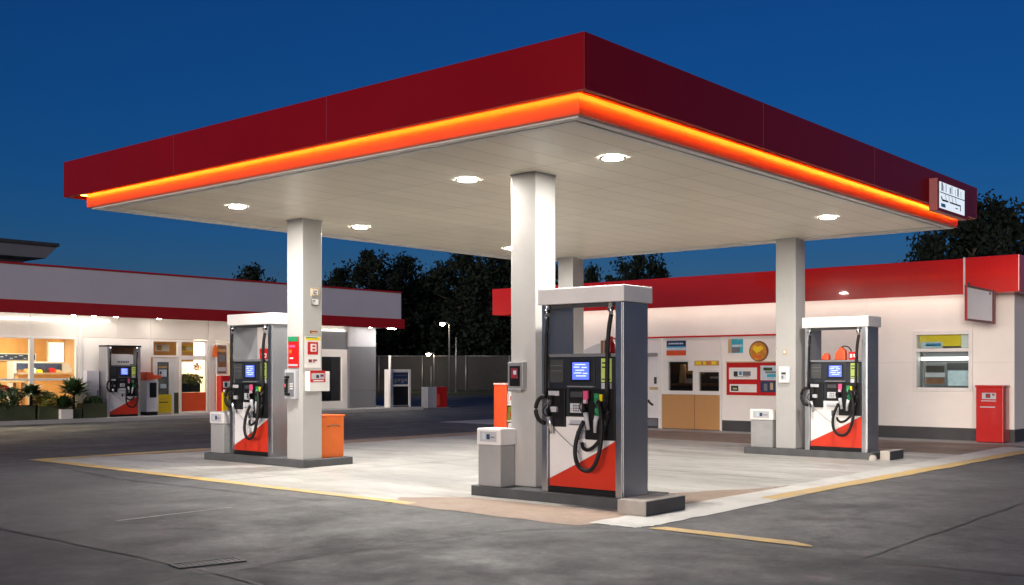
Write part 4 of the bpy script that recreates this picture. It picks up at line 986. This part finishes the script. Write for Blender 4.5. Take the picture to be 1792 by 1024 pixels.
# window at the right part
mb = MB(); f = .09
Rb(mb, 8.10, 8.10 + f, 1.13, 2.55, -.12, .04, WHITE); Rb(mb, 9.47 - f, 9.47, 1.13, 2.55, -.12, .04, WHITE); Rb(mb, 8.10 + f, 9.47 - f, 1.13, 1.13 + f, -.12, .039, WHITE); Rb(mb, 8.10 + f, 9.47 - f, 2.55 - f, 2.55, -.12, .039, WHITE); Rb(mb, 8.19, 9.38, 2.06, 2.14, -.10, .035, WHITE)
w = mb.build('window', rs, .006)
mb = MB(); Rb(mb, 8.19, 9.38, 1.22, 2.46, -.07, -.062, GLASS); mb.build('pane', w)
mb = MB(); Rb(mb, 8.0, 9.6, .9, 2.7, -.9, -.85, LGREY); Rb(mb, 8.0, 8.05, .9, 2.7, -.85, -.26, LGREY); Rb(mb, 9.55, 9.6, .9, 2.7, -.85, -.26, LGREY); Rb(mb, 8.0, 9.6, .9, 1.15, -.85, -.26, LGREY); mb.build('backing', w)
t = thing('service_hatch', 'grey serving shelves and sliding panel inside the right kiosk window', 'shelves', (26.4, 8.8, 1.15))
mb = MB(); mb.box(26.2, 26.23, 8.78, 9.32, 1.26, 1.80, GREYP); mb.box(26.18, 26.199, 8.84, 9.27, 1.58, 1.74, DARKW); mb.box(26.18, 26.199, 8.84, 9.27, 1.30, 1.44, BROWN); mb.box(26.17, 26.199, 8.82, 9.29, 1.46, 1.57, LGREY); mb.build('rack', t, .004)
mb = MB(); mb.box(26.24, 26.27, 8.2, 8.78, 1.26, 1.62, PALEB); mb.box(26.23, 26.27, 8.2, 8.78, 1.63, 1.80, DGREY); mb.build('sliding_panel', t)
mb = MB(); mb.box(26.1, 26.16, 8.2, 9.36, 1.86, 1.94, TUBE); mb.build('strip_light', t)
mb = MB(); mb.box(26.3, 26.34, 8.2, 9.36, 1.945, 2.05, GREYP); mb.build('rail', t)
t = thing('window_banner', 'yellow banner with a pale blue label behind the top of the kiosk window', 'banner', (26.02, 8.8, 2.15))
mb = MB(); mb.box(26.0, 26.02, 8.4, 9.36, 2.19, 2.46, YELLOW); mb.build('yellow_cloth', t)
mb = MB(); mb.box(25.985, 25.999, 8.82, 9.33, 2.15, 2.30, PALEB); mb.box(25.982, 25.9845, 8.85, 9.2, 2.19, 2.26, BLUE); mb.box(25.982, 25.9845, 9.0, 9.24, 2.2, 2.22, TEAL); mb.build('blue_label', t)
mb = MB(); mb.box(25.99, 26.02, 8.2, 8.39, 2.15, 2.46, WHITE); mb.build('white_card', t)
# posters and boards
face_box('poster', 'blue, white and red striped poster on the kiosk above the dark window', 'poster', RU, 16.03, 2.04, [
    ('paper', [(-.31, .31, -.012, -.001, 0, .41, NAVY)], 0), ('stripes', [(-.31, .31, -.015, -.0125, 0, .14, ORRED), (-.31, .31, -.015, -.0125, .141, .22, PALEB), (-.31, .31, -.015, -.0125, .221, .26, BLUE)], 0),
    ('lettering', [(-.24 + .07 * i, -.19 + .07 * i + .01 * (i % 2), -.018, -.0155, .31, .35, PALEB) for i in range(7)], 0)])
face_box('sign_strip', 'narrow amber sign strip over the smaller dark kiosk window', 'sign', RU, 15.06, 1.76, [
    ('board', [(-.37, .37, -.03, -.001, 0, .13, OCHRE)], .003), ('marks', [(-.34, -.17, -.034, -.0305, .02, .11, YELLOW), (-.1, -.02, -.034, -.0305, .02, .11, YELLOW), (.02, .1, -.034, -.0305, .02, .11, ORANGE), (.16, .3, -.034, -.0305, .02, .11, YELLOW)], 0)])
face_box('poster', 'curling teal and sand coloured picture poster left of the amber disc', 'poster', RU, 14.19, 2.09, [
    ('paper', [(-.22, .22, -.012, -.001, 0, .37, TEAL)], 0), ('picture', [(-.22, -.12, -.015, -.0125, 0, .37, TAN), (-.11, .13, -.015, -.0125, .02, .15, GREYP), (-.1, .2, -.015, -.0125, .16, .22, PALEB)], 0)])
t = thing('amber_disc', 'round amber disc sign on the ledge above the red notice board', 'disc sign', (RU - .06, 13.5, 1.86))
mb = MB(); n = 28
mb.prism([(13.5 + .27 * math.cos(k * 2 * math.pi / n), 2.13 + .27 * math.sin(k * 2 * math.pi / n)) for k in range(n)], 0, RU - .05, RU - .005, BROWN); mb.build('rim', t, .006)
mb = MB(); mb.prism([(13.5 + .235 * math.cos(k * 2 * math.pi / n), 2.12 + .235 * math.sin(k * 2 * math.pi / n)) for k in range(n)], 0, RU - .062, RU - .051, GOLD); mb.build('face', t)
mb = MB(); mb.prism([(13.35, 2.2), (13.42, 2.27), (13.52, 2.24), (13.62, 2.28), (13.66, 2.18), (13.55, 2.08), (13.45, 2.12)][::-1], 0, RU - .066, RU - .0625, YELLOW); mb.prism([(13.4, 1.95), (13.62, 1.95), (13.64, 2.03), (13.4, 2.02)][::-1], 0, RU - .066, RU - .0625, ORANGE); mb.build('emblem', t)
t = thing('notice_board', 'large red notice board with white and photo panels on the kiosk wall', 'notice board', (RU, 13.6, .97))
mb = MB(); Rb(mb, 12.62, 14.44, .97, 1.83, .001, .05, RED); mb.build('board', t, .006)
mb = MB(); Rb(mb, 12.62, 14.46, 1.832, 1.86, .001, .07, TAN); mb.build('ledge', t)
for (v0, v1, z0, z1, m) in ((13.54, 14.36, 1.39, 1.70, WHITE), (13.55, 14.34, 1.05, 1.26, WHITE), (12.75, 13.44, 1.37, 1.75, PALEB), (12.75, 13.44, 1.06, 1.35, NAVY)):
    mb = MB(); Rb(mb, v0, v1, z0, z1, .0505, .056, m); mb.build('panel', t)
for grp in (((14.1, 14.22, 1.47, 1.6, INK), (13.72, 13.95, 1.48, 1.6, GREYP), (13.98, 14.06, 1.5, 1.6, BLUE), (13.75, 14.2, 1.45, 1.465, GREYP)), ((14.08, 14.3, 1.08, 1.22, INK), (14.12, 14.24, 1.12, 1.16, LIME)),
        ((12.95, 13.3, 1.55, 1.6, GREYP), (12.9, 13.25, 1.45, 1.53, TEAL), (13.1, 13.35, 1.62, 1.7, PLEAF)), ((12.9, 13.0, 1.1, 1.3, LGREY), (13.08, 13.16, 1.12, 1.3, TAN), (13.24, 13.34, 1.1, 1.28, GREYP))):
    mb = MB()
    for q, (v0, v1, z0, z1, m) in enumerate(grp): Rb(mb, v0, v1, z0, z1, .0565, .059 + .001 * q, m)
    mb.build('print', t)
# projecting blade sign at the fascia end
t = thing('projecting_sign', 'white panel sign in a dark frame hanging below the end of the red fascia', 'sign', (25.3, 7.8, 2.7))
mb = MB(); z0, z1 = 2.74, 3.52; a, b = 7.42, 8.06; uu = 25.2
mb.box(uu, uu + .09, b - .055, b, z0, z1 + .03, TRED); mb.box(uu, uu + .09, a, a + .05, z0 - .09, z1 - .12, DGREY); mb.prism([(a + .05, z1 - .17), (b - .055, z1 - .03), (b - .055, z1 + .03), (a + .05, z1 - .12)], 0, uu, uu + .09, DGREY); mb.prism([(a + .05, z0 - .09), (b - .055, z0), (b - .055, z0 + .05), (a + .05, z0 - .03)], 0, uu, uu + .09, DGREY)
mb.build('frame', t, .006)
mb = MB(); mb.prism([(a + .05, z0 - .03), (b - .055, z0 + .05), (b - .055, z1 - .03), (a + .05, z1 - .17)], 0, uu + .02, uu + .07, LGREY); mb.build('panel', t)
mb = MB(); mb.box(uu + .1, RU, 7.95, 7.99, 3.2, 3.25, DGREY); mb.box(uu + .02, uu + .06, 7.5, 7.54, 3.3, 3.349, DGREY); mb.box(uu + .02, uu + .06, 7.96, 8.0, 3.55, 3.6, DGREY); mb.build('bracket', t)
# red bin by the wall
t = thing('red_bin', 'tall red bin with a small white label standing at the kiosk wall', 'bin', (25.6, 7.57, 0))
mb = MB(); mb.box(25.38, 25.84, 7.29, 7.87, .02, 1.24, RED); mb.build('body', t, .012)
mb = MB(); mb.box(25.36, 25.85, 7.275, 7.885, 1.241, 1.29, RED); mb.build('lid', t, .01)
mb = MB(); mb.box(25.374, 25.379, 7.44, 7.74, .98, 1.12, LGREY); mb.box(25.371, 25.3738, 7.56, 7.66, 1.01, 1.10, INK); mb.box(25.368, 25.3705, 7.58, 7.64, 1.03, 1.08, RED); mb.box(25.371, 25.3738, 7.47, 7.52, 1.06, 1.10, MAROON); mb.build('label_plate', t)
mb = MB(); mb.box(25.372, 25.379, 7.44, 7.76, .93, .95, LGREY); mb.box(25.372, 25.379, 7.46, 7.78, .79, .815, LGREY); mb.build('slots', t)
mb = MB(); mb.box(25.42, 25.8, 7.33, 7.83, 0, .02, BLACK); mb.build('base', t)

# ---------------------------------------------------------------- far fence, lamps, poles
t = thing('panel_fence', 'long dark panel fence with pale posts across the far side of the road', 'fence', (*vp(-5, 85), 0))
for k in range(11):
    l0 = -24 + k * 3.4
    a = vp(l0, 85); b = vp(l0 + 3.4, 85); n = Vector((.762, .6475)) * .06
    mb = MB(); mb.poly([(*a, .1), (*b, .1), (*b, 2.75), (*a, 2.75)], FENCE)
    mb.poly([(a[0] + n.x, a[1] + n.y, .1), (a[0] + n.x, a[1] + n.y, 2.75), (b[0] + n.x, b[1] + n.y, 2.75), (b[0] + n.x, b[1] + n.y, .1)], FENCE)
    mb.poly([(*a, 2.75), (*b, 2.75), (b[0] + n.x, b[1] + n.y, 2.75), (a[0] + n.x, a[1] + n.y, 2.75)], FENCE)
    mb.build('panel', t)
    p = vp(l0, 84.93); mb = MB(); mb.tube([(*p, 0), (*p, 2.85)], .06, GALV, 8); mb.build('post', t)
    a = vp(l0 + .06, 84.95); b = vp(l0 + 3.34, 84.95); mb = MB(); mb.tube([(*a, 2.8), (*b, 2.8)], .035, GALV, 6); mb.build('rail', t)
def street_lamp(l, d, h, label, e, arm=.5):
    x, y = vp(l, d); t = thing('street_lamp', label, 'street lamp', (x, y, 0), 0, 'street lamps by the far fence')
    ax, ay = vp(l - arm, d)
    mb = MB(); mb.tube([(x, y, 0), (x, y, h - .2), (x, y, h)], .07, GALV, 8, .045); mb.tube([(x, y, h), (ax, ay, h + .1)], .035, GALV, 6); mb.build('pole', t)
    mb = MB(); mb.lathe([(.001, .12), (.16, .08), (.22, 0)][::-1], (ax, ay, h + .02), GALV, 12); mb.build('hood', t)
    mb = MB(); mb.lathe([(.001, -.17), (.12, -.13), (.18, -.04), (.16, .02), (.001, .03)], (ax, ay, h - .02), BULB, 12); mb.build('lantern', t)
street_lamp(-4.5, 78, 5.05, 'taller lit street lamp among the dark trees beyond the road', 1)
street_lamp(-5.9, 82.5, 2.95, 'lower lit lamp just above the far fence', 1, .45)
for (l, d, h, lab) in ((-4.12, 80, 4.1, 'thin pale pole in front of the far fence right of the lamps'), (-5.95, 80, 2.0, 'short thin pole behind the half red cabinet')):
    x, y = vp(l, d); t = thing('thin_pole', lab, 'pole', (x, y, 0))
    mb = MB(); mb.tube([(x, y, 0), (x, y, h)], .07, GALV, 8, .05); mb.build('shaft', t); mb = MB(); mb.box(x - .15, x + .15, y - .15, y + .15, 0, .06, CONC); mb.build('base', t)

# ---------------------------------------------------------------- trees
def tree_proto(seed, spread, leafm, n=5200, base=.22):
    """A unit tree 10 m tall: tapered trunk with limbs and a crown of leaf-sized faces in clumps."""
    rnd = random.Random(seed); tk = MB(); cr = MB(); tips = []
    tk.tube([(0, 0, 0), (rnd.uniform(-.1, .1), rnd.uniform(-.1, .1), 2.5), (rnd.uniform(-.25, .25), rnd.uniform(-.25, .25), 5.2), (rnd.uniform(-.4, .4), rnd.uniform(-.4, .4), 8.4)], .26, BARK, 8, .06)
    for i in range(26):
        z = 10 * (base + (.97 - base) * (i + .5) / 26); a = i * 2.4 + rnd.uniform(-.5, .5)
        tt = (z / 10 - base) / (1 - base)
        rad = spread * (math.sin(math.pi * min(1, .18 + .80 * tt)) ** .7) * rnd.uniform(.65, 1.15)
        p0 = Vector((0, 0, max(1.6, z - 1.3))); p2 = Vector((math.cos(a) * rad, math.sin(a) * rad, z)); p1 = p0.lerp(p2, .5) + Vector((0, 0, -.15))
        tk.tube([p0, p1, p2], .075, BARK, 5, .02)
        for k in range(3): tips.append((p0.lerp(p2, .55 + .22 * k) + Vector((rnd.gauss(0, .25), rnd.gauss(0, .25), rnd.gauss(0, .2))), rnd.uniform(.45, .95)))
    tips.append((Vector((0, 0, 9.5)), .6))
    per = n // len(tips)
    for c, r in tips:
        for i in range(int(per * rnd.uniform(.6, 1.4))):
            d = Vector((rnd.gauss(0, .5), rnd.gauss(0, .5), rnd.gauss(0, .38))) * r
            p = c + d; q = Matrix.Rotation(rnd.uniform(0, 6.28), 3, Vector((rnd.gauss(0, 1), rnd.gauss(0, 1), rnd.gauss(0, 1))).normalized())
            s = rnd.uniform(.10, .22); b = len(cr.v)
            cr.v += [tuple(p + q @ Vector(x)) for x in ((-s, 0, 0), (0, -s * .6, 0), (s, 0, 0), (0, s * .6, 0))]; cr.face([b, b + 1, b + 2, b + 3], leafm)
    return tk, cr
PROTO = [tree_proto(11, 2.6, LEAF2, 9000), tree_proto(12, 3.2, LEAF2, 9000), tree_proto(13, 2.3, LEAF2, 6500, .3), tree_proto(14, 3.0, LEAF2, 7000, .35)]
TREES = [  # u, v, height, width factor, prototype, label
    (48.7, 66.3, 9.5, .8, 2, 'dark tree showing just left of the left column above the shop roof'),
    (54.0, 63.1, 9.4, .8, 0, 'dark tree showing just right of the left column above the shop roof'),
    (59.7, 65.7, 11.2, .95, 3, 'dark loose crowned tree above the right half of the shop roof'),
    (64.1, 66.6, 11.6, .8, 2, 'dark tree above the right end of the shop roof'),
    (68.7, 67.4, 10.4, .9, 1, 'dark tree left of the upper street lamp beyond the fence'),
    (67.6, 63.2, 11.8, 1.0, 1, 'largest dark tree under the canopy edge, right above the street lamps'),
    (69.3, 60.5, 12.4, 1.1, 0, 'dark tree beside the left edge of the front column'),
    (74.3, 60.8, 12.2, 1.1, 3, 'dark tree hidden mostly by the front column'),
    (63.7, 67.2, 9.0, 1.2, 0, 'low dense dark tree behind the right end of the shop'),
    (67.3, 67.4, 8.8, 1.3, 1, 'low dense dark tree above the display case beyond the fence'),
    (72.6, 69.0, 9.2, 1.4, 1, 'low dense dark tree behind the lit street lamps'),
    (69.9, 63.0, 8.8, 1.3, 0, 'low dense dark tree between the lamps and the front column'),
    (74.3, 63.9, 9.3, 1.4, 1, 'low dense dark tree just left of the red fascia end'),
    (60.7, 44.4, 9.0, .55, 2, 'small dark tree over the kiosk roof right of the front column'),
    (60.4, 40.1, 9.4, .85, 3, 'dark open tree over the kiosk roof above the nearest pump'),
    (66.0, 45.9, 8.6, .7, 0, 'low dark tree between two trees over the kiosk roof'),
    (51.6, 18.2, 8.2, .7, 2, 'dark tree under the canopy end, leftmost of those at right'),
    (51.9, 16.2, 9.6, .8, 1, 'dark tree right beside the canopy logo sign'),
    (56.5, 16.2, 9.8, .95, 3, 'dark loose tree at the right edge of the picture'),
    (59.6, 14.0, 10.2, 1.2, 0, 'dense dark tree cut by the right edge of the picture'),
]
protos = {}
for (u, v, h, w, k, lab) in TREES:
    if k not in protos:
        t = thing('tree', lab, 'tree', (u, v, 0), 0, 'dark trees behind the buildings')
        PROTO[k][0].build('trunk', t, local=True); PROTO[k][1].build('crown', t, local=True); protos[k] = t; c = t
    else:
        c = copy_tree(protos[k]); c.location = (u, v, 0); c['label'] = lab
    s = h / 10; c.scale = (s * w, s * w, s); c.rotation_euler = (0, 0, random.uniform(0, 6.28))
# dense undergrowth behind the fence reading as one black mass
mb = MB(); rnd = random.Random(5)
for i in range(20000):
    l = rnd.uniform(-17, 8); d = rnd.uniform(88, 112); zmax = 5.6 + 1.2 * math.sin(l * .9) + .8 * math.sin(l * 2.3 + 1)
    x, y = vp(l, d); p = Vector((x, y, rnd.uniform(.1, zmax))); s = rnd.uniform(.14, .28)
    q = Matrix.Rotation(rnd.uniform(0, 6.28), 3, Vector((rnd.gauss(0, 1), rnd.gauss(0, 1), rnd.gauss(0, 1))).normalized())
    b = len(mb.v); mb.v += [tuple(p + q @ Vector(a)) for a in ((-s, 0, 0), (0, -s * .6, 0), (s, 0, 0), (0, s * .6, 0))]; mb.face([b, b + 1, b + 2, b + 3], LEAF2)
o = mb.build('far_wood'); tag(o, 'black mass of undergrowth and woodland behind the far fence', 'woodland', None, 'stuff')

# ---------------------------------------------------------------- sky, dusk light, camera
SUN_EL, SUN_AZ = R(3.0), R(252)          # last glow low behind the camera's left shoulder
w = bpy.data.worlds.new('World'); scene.world = w; w.use_nodes = True
nt = w.node_tree; bg = nt.nodes['Background']
sky = nt.nodes.new('ShaderNodeTexSky'); sky.sky_type = 'NISHITA'; sky.sun_disc = False
sky.sun_elevation = SUN_EL; sky.sun_rotation = SUN_AZ; sky.air_density = 1.0; sky.dust_density = 0.0; sky.ozone_density = 6.3; sky.altitude = 0
tint = nt.nodes.new('ShaderNodeMix'); tint.data_type = 'RGBA'; tint.blend_type = 'MULTIPLY'; tint.inputs[0].default_value = 1.0
tint.inputs[7].default_value = (1.5, .88, .98, 1.0)
nt.links.new(sky.outputs[0], tint.inputs[6]); nt.links.new(tint.outputs[2], bg.inputs[0]); bg.inputs[1].default_value = .08
sd = bpy.data.lights.new('sun', 'SUN'); sd.energy = 2.3; sd.angle = R(25); sd.color = (1.0, .85, .74)
so = bpy.data.objects.new('sun', sd); COL.objects.link(so); so.location = (-20, -8, 12)
d = Vector((math.sin(SUN_AZ) * math.cos(SUN_EL), math.cos(SUN_AZ) * math.cos(SUN_EL), math.sin(SUN_EL)))
so.rotation_euler = d.to_track_quat('Z', 'Y').to_euler()

cam_d = bpy.data.cameras.new('camera'); cam = bpy.data.objects.new('camera', cam_d); COL.objects.link(cam)
cam.location = (0, 0, 1.6); cam.rotation_euler = (R(90), 0, -math.atan2(.762, .6475))
cam_d.sensor_width = 36; cam_d.lens = 1901 / 1792 * 36; cam_d.shift_y = 138 / 1792
cam_d.clip_start = .1; cam_d.clip_end = 2000
scene.camera = cam
vs = scene.view_settings
scene.display_settings.display_device = 'sRGB'
vs.view_transform = 'Standard'; vs.look = 'None'; vs.exposure = .58; vs.gamma = 1
scene.cycles.use_denoising = True
scene.cycles.sample_clamp_indirect = 6.0
scene.cycles.max_bounces = 8; scene.cycles.transparent_max_bounces = 12
